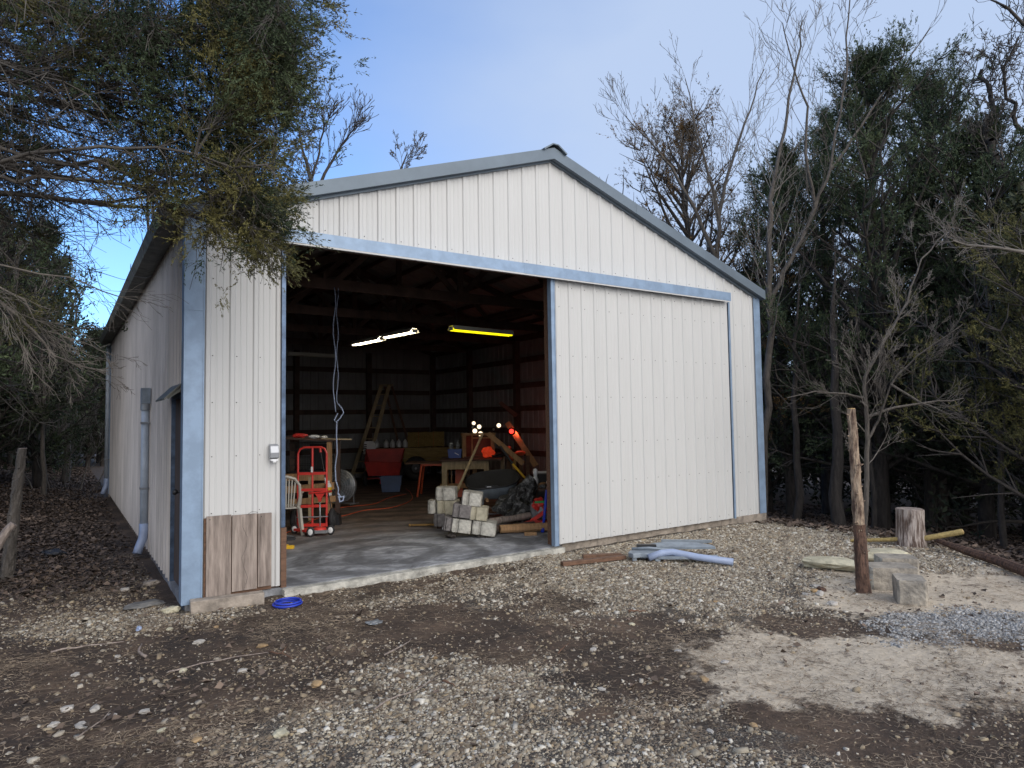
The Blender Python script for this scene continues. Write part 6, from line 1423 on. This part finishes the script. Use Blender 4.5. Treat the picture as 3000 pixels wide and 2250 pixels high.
# undergrowth mass that closes the woods
def thicket(name, label, spots_, seed):
    C_ = []; D_ = []; r_ = np.random.default_rng(seed)
    for x, y, h in spots_:
        C_.append((x, y, float(ground_h(x, y))+h)); D_.append(unit(r_.normal(0, 1, 3)))
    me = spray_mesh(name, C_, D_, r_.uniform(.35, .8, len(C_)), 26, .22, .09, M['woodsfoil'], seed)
    tag(link(name, me), label, 'undergrowth', kind='stuff')
r_ = np.random.default_rng(3)
sp_ = []
for _ in range(2600):
    x = r_.uniform(15, 36); y = r_.uniform(-14, 24)
    if x < 19 and r_.random() > .25: continue
    sp_.append((x, y, r_.uniform(0, 6.4)*(1-.25*r_.random())))
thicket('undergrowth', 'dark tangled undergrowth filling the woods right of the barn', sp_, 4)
sp_ = []
for _ in range(1900):
    x = r_.uniform(-18, .0); y = r_.uniform(15, 44)
    if x > -1.5 and y < 19: continue
    sp_.append((x, y, r_.uniform(0, 4.8)))
thicket('undergrowth', 'dark tangled undergrowth filling the woods left of the barn', sp_, 5)
# bare tree trunks one can tell apart in the woods
def bare(label, stems, m, name='bare_tree', base=None, n=6):
    b0 = stems[0][0][0]
    base = base or (b0[0], b0[1], gz_(b0[0], b0[1]))
    t_ = thing(name, label, 'tree', base)
    for si, (pts, r0, r1, kids, L, lvl, kw) in enumerate(stems):
        tmp = Seg(); tk = Seg(); br = Seg(); stem(tmp, pts, r0, r1, kids, L, lvl, **kw)
        nfirst = (len(pts)-1)*kw.get('fine', 3)
        for i in range(len(tmp.a)):
            (tk if (i < nfirst or si > 0) else br).add(tmp.a[i], tmp.b[i], tmp.r0[i], tmp.r1[i])
        st_ = link('trunk' if si == 0 else 'limb', tk.mesh('trunk', M[m], 8 if si == 0 else 5, base), t_)
        if br.a: link('branches', br.mesh('branches', M['paletwig' if m == 'bark' or m == 'paletwig' else 'greytwig'], 4, base), st_)
    return t_
TR.seed(77)
S_ = ST
bare('tall pale forked bare tree behind the right roof corner, reaching above the tallest cedar',
     [([(12.1, 2.2, gz_(12.1, 2.2))]+S_['B1a'], .095, .014, 26, 2.0, 2, {}), (S_['B1b'], .062, .014, 20, 1.7, 2, {}), (S_['B1c'], .04, .01, 12, 1.3, 1, {}), (S_['B1d'], .04, .01, 12, 1.3, 1, {})], 'bark')
bare('pale bare tree behind the roof slope, tangled with the brown tipped cedar',
     [([(12.85, 3.95, gz_(12.9, 4))]+S_['B2a'], .08, .012, 24, 1.9, 2, {}), (S_['B2b'], .06, .01, 18, 1.6, 2, {}), (S_['B2c'], .05, .01, 14, 1.4, 2, {})], 'bark')
bare('slender grey bare tree on the bank just behind the debarked post',
     [([(8.62, -1.98, gz_(8.62, -1.98))]+S_['B3a'], .042, .008, 20, .8, 3, {'minr': .0019}), (S_['B3b'], .022, .005, 14, .8, 3, {'minr': .0019}), (S_['B3c'], .02, .006, 10, .6, 1, {'minr': .0019}), (S_['B3d'], .02, .006, 8, .6, 1, {'minr': .0025}), (S_['B3e'], .025, .008, 8, .7, 1, {'minr': .0025})], 'bark')
bare('bare crooked oak whose dark limbs reach in at the upper right edge',
     [([(17.3, -2.7, gz_(17.3, -2.7))]+S_['B4a'], .16, .03, 26, 1.2, 3, {'crook': .10, 'wig': .32, 'minr': .006}), (S_['B4b'], .06, .02, 16, 1.0, 2, {'crook': .1, 'wig': .3, 'minr': .006}), (S_['B4c'], .07, .015, 12, 1.0, 2, {'crook': .08, 'wig': .3})], 'barkdk')
bare('small bare sapling outside the right edge sending pale twigs level into view',
     [([(9.3, -4.55, gz_(9.3, -4.55))]+S_['B5'], .035, .008, 16, .7, 2, {'minr': .0025, 'up': .02})], 'paletwig')
bare('bare tree standing against the sky behind the left half of the barn roof',
     [([(6.9, 16.6, gz_(6.9, 16.6))]+S_['B6a'], .16, .02, 20, 2.0, 3, {'wig': .2, 'minr': .009}), (S_['B6b'], .07, .015, 14, 1.6, 2, {'minr': .009}), (S_['B6c'], .05, .015, 12, 1.3, 2, {'minr': .009})], 'barkdk')
bare('bare treetop showing faintly above the roof left of the peak',
     [([(10.5, 18.7, gz_(10.5, 18.7))]+S_['B7'], .12, .02, 16, 1.6, 3, {'minr': .009})], 'barkdk')
bare('thin straight bare tree behind the gutter, left one of a pair',
     [([(1.11, 15.6, gz_(1.1, 15.6))]+S_['B8'], .08, .02, 16, 1.2, 2, {'minr': .006})], 'barkdk')
bare('thin straight bare tree behind the gutter, right one of a pair',
     [([(1.7, 17.7, gz_(1.7, 17.7))]+S_['B9'], .08, .02, 14, 1.2, 2, {'minr': .006})], 'barkdk')
bare('pale bare sapling left of the frame whose long twigs droop toward the gutter end',
     [([(-1.9, -.9, gz_(-1.9, -.9))]+D1, .018, .004, 18, .5, 2, {'minr': .0018, 'up': -.03, 'ang': .45}), (D2, .008, .003, 12, .4, 2, {'minr': .0016, 'up': -.03, 'ang': .45}), (D3, .008, .003, 10, .4, 1, {'minr': .0016, 'up': -.02, 'ang': .45})], 'paletwig')
# slim trunks seen in the woods
def lean_trunk(label, x, y, h, r, dx, m='barkdk', kids=10):
    z = gz_(x, y)
    bare(label, [([(x, y, z), (x+dx*.3, y, z+h*.35), (x+dx*.7, y+.1, z+h*.7), (x+dx, y, z+h)], r, .012, kids, 1.4, 2, {'minr': .005})], m)
lean_trunk('stout dark trunk with grey lit side just beyond the barn right corner', 12.7, .75, 6, .15, .25, 'barkdk', 4)
lean_trunk('dark curved trunk hugging the right wall of the barn', 12.9, 1.9, 6, .10, .5, 'barkdk', 4)
lean_trunk('thin trunk deep in the woods between the barn corner and the post', 13.6, .5, 6, .06, -.2)
lean_trunk('slim dark trunk seen right of the tree stump', 12.8, -2.2, 6, .06, .1)
lean_trunk('knobbly pale sapling trunk in the left woods nearest the barn wall', -1.35, 12.6, 4.6, .06, -.15, 'bark')
lean_trunk('straight grey trunk in the left woods beside the far downspout', -.9, 17.5, 7, .12, .05, 'bark')
lean_trunk('dark trunk in the left woods behind the pale sapling', -2.0, 17.0, 7, .11, .1)
lean_trunk('thin leaning trunk at the far left edge of the woods', -3.2, 16, 7, .07, .4)
lean_trunk('bare grey trunk leaning toward the gutter from the left woods', -2.6, 9.2, 6.5, .07, 1.1, 'bark', 16)
# left woods low branches of a tangled shrub
br_ = thing('dead_brush', 'tangled dead brush with pale bent stems at the woods edge on the left', 'brush', (-1.2, 14.6, gz_(-1.2, 14.6)))
for k in range(5):
    sg_ = Seg(); stem(sg_, [(-1.6+.35*k, 14.5+.3*(k % 3), gz_(-1.6, 14.5)), (-1.9+.5*k, 14.6, .7), (-1.2+.5*k, 14.3, 1.4+.2*k)], .022, .006, 9, .9, 2, minr=.005)
    link('stem', sg_.mesh('stem', M['paletwig'], 4, (-1.2, 14.6, gz_(-1.2, 14.6))), br_)
# the big cedar over the left corner: trunk outside the frame, limbs reaching in
TR.seed(9)
tb = (-2.7, -.9, gz_(-2.7, -.9))
big = thing('cedar_tree', 'large old cedar at the left whose twiggy limbs hang over the barn corner', 'tree', tb)
tk = Seg(); tpts = [V3(tb), V3((-2.65, -.95, 1.5)), V3((-2.55, -.9, 3.2)), V3((-2.5, -.85, 5.2)), V3((-2.4, -.9, 7.2)), V3((-2.4, -.9, 9))]
tk.path(tpts, .2, .05); link('trunk', tk.mesh('trunk', M['bark'], 10, tb), big)
lm = Seg(); C_ = []; D_ = []
mains = []
LCa = np.array(LC); LCa[:, 0] -= .12
ordr = list(range(len(LC))); TR.shuffle(ordr)
seeds_ = ordr[:30]
def tpt(z):
    for a, b_ in zip(tpts[:-1], tpts[1:]):
        if a[2] <= z <= b_[2]: return a+(b_-a)*(z-a[2])/(b_[2]-a[2])
    return tpts[-1]
def twigs(p, d, L, n_, down=.0, r=.004):
    for _ in range(n_):
        sd_ = rv(); sd_ = unit(sd_-d*sd_.dot(d)); bd = unit(d*.8+sd_*.75+np.array([0, 0, down])); l_ = L*TR.uniform(.4, 1.2)
        a = p; dd = bd
        for j in range(3):
            dd = unit(dd+rv(.22)+np.array([0, 0, down*.5])); b_ = a+dd*l_/3
            lm.add(a, b_, r*(1-.2*j), r*(.8-.2*j))
            if TR.random() < .75:
                e = b_+unit(dd*.7+rv(.6))*l_*TR.uniform(.2, .5); lm.add(b_, e, r*.55, r*.35)
            a = b_
for i in seeds_:
    e = LCa[i]; z0 = min(6.8, max(3.0, e[2]-.3*TR.uniform(-.8, 1.1))); a = tpt(z0)
    mid = (a+e)/2+np.array([0, 0, .22+TR.gauss(0, .12)])+rv(.08)
    n_ = 14; pts = []
    for k in range(n_+1):
        t_ = k/n_; p = a*(1-t_)**2+2*mid*t_*(1-t_)+e*t_*t_+(rv(.025) if 0 < k < n_ else 0); pts.append(p)
    lm.path(pts, .024, .006); mains.append(pts)
    for k in range(2, n_):
        d = unit(pts[k+1]-pts[k]); twigs(pts[k], d, .42, 4, -.05, .0042)
allp = np.array([p for m_ in mains for p in m_[5:]])
for i in ordr:
    e = LCa[i]
    dd = np.linalg.norm(allp-e, axis=1)+.35*np.maximum(0, allp[:, 0]-e[0]); j = int(np.argmin(dd)); a = allp[j]
    d = unit(e-a+np.array([.02, 0, 0])); L = np.linalg.norm(e-a)
    n_ = max(3, int(L/.12)); pts = [a+(e-a)*k/n_+(rv(.03) if 0 < k < n_ else 0)+np.array([0, 0, .12*L*4*(k/n_)*(1-k/n_)]) for k in range(n_+1)]
    lm.path(pts, .010, .004)
    for k in range(1, n_+1): twigs(pts[k], unit(pts[k]-pts[k-1]), .30, 3, 0, .0032)
    for _ in range(11):
        o_ = rv(.13); C_.append(e+o_); D_.append(unit(d*.6+o_*3+np.array([0, 0, .1])))
# bare drooping inner twigs through the whole near crown
for _ in range(95):
    z0 = TR.uniform(1.9, 6.2); a = tpt(z0); az = TR.uniform(-1.1, .9) if z0 > 3.9 else TR.uniform(.8, 2.0); L = TR.uniform(1.3, 3.1) if z0 > 3.9 else TR.uniform(1.2, 2.8); d = np.array([math.cos(az), math.sin(az), TR.uniform(-.15, .4)])
    p = a; dd = unit(d)
    for k in range(12):
        dd = unit(dd+rv(.07)+np.array([0, 0, -.02])); b_ = p+dd*L/12; lm.add(p, b_, .016*(1-.06*k), .016*(.94-.06*k))
        if k > 1: twigs(b_, dd, .55, 3, -.08, .0042)
        p = b_
link('limbs', lm.mesh('limbs', M['greytwig'], 4, tb), big)
C_ = np.array(C_); D_ = np.array(D_)
h_ = fbm(C_[:, 0]+C_[:, 2], C_[:, 1]+C_[:, 2], 1.5, 2)
for nm, mk, mt in (('foliage', h_ > .5, 'olivefoil'), ('foliage', h_ <= .5, 'darkfoil')):
    if mk.any(): link(nm, spray_mesh(nm, C_[mk]-np.array(tb), D_[mk], .105, 140, .026, .0072, M[mt], 8), big)
# the rest of its crown, above and behind the frame
w_, f_ = cedar(5.5, 2.2, 500, 91, .08, .03, 22, .1, 0, 1.2, .4, .2, ('barkdk', 'darkfoil'), 50, .8)
o_ = link('upper_crown', f_, big); o_.location = (.2, .1, 4.4)
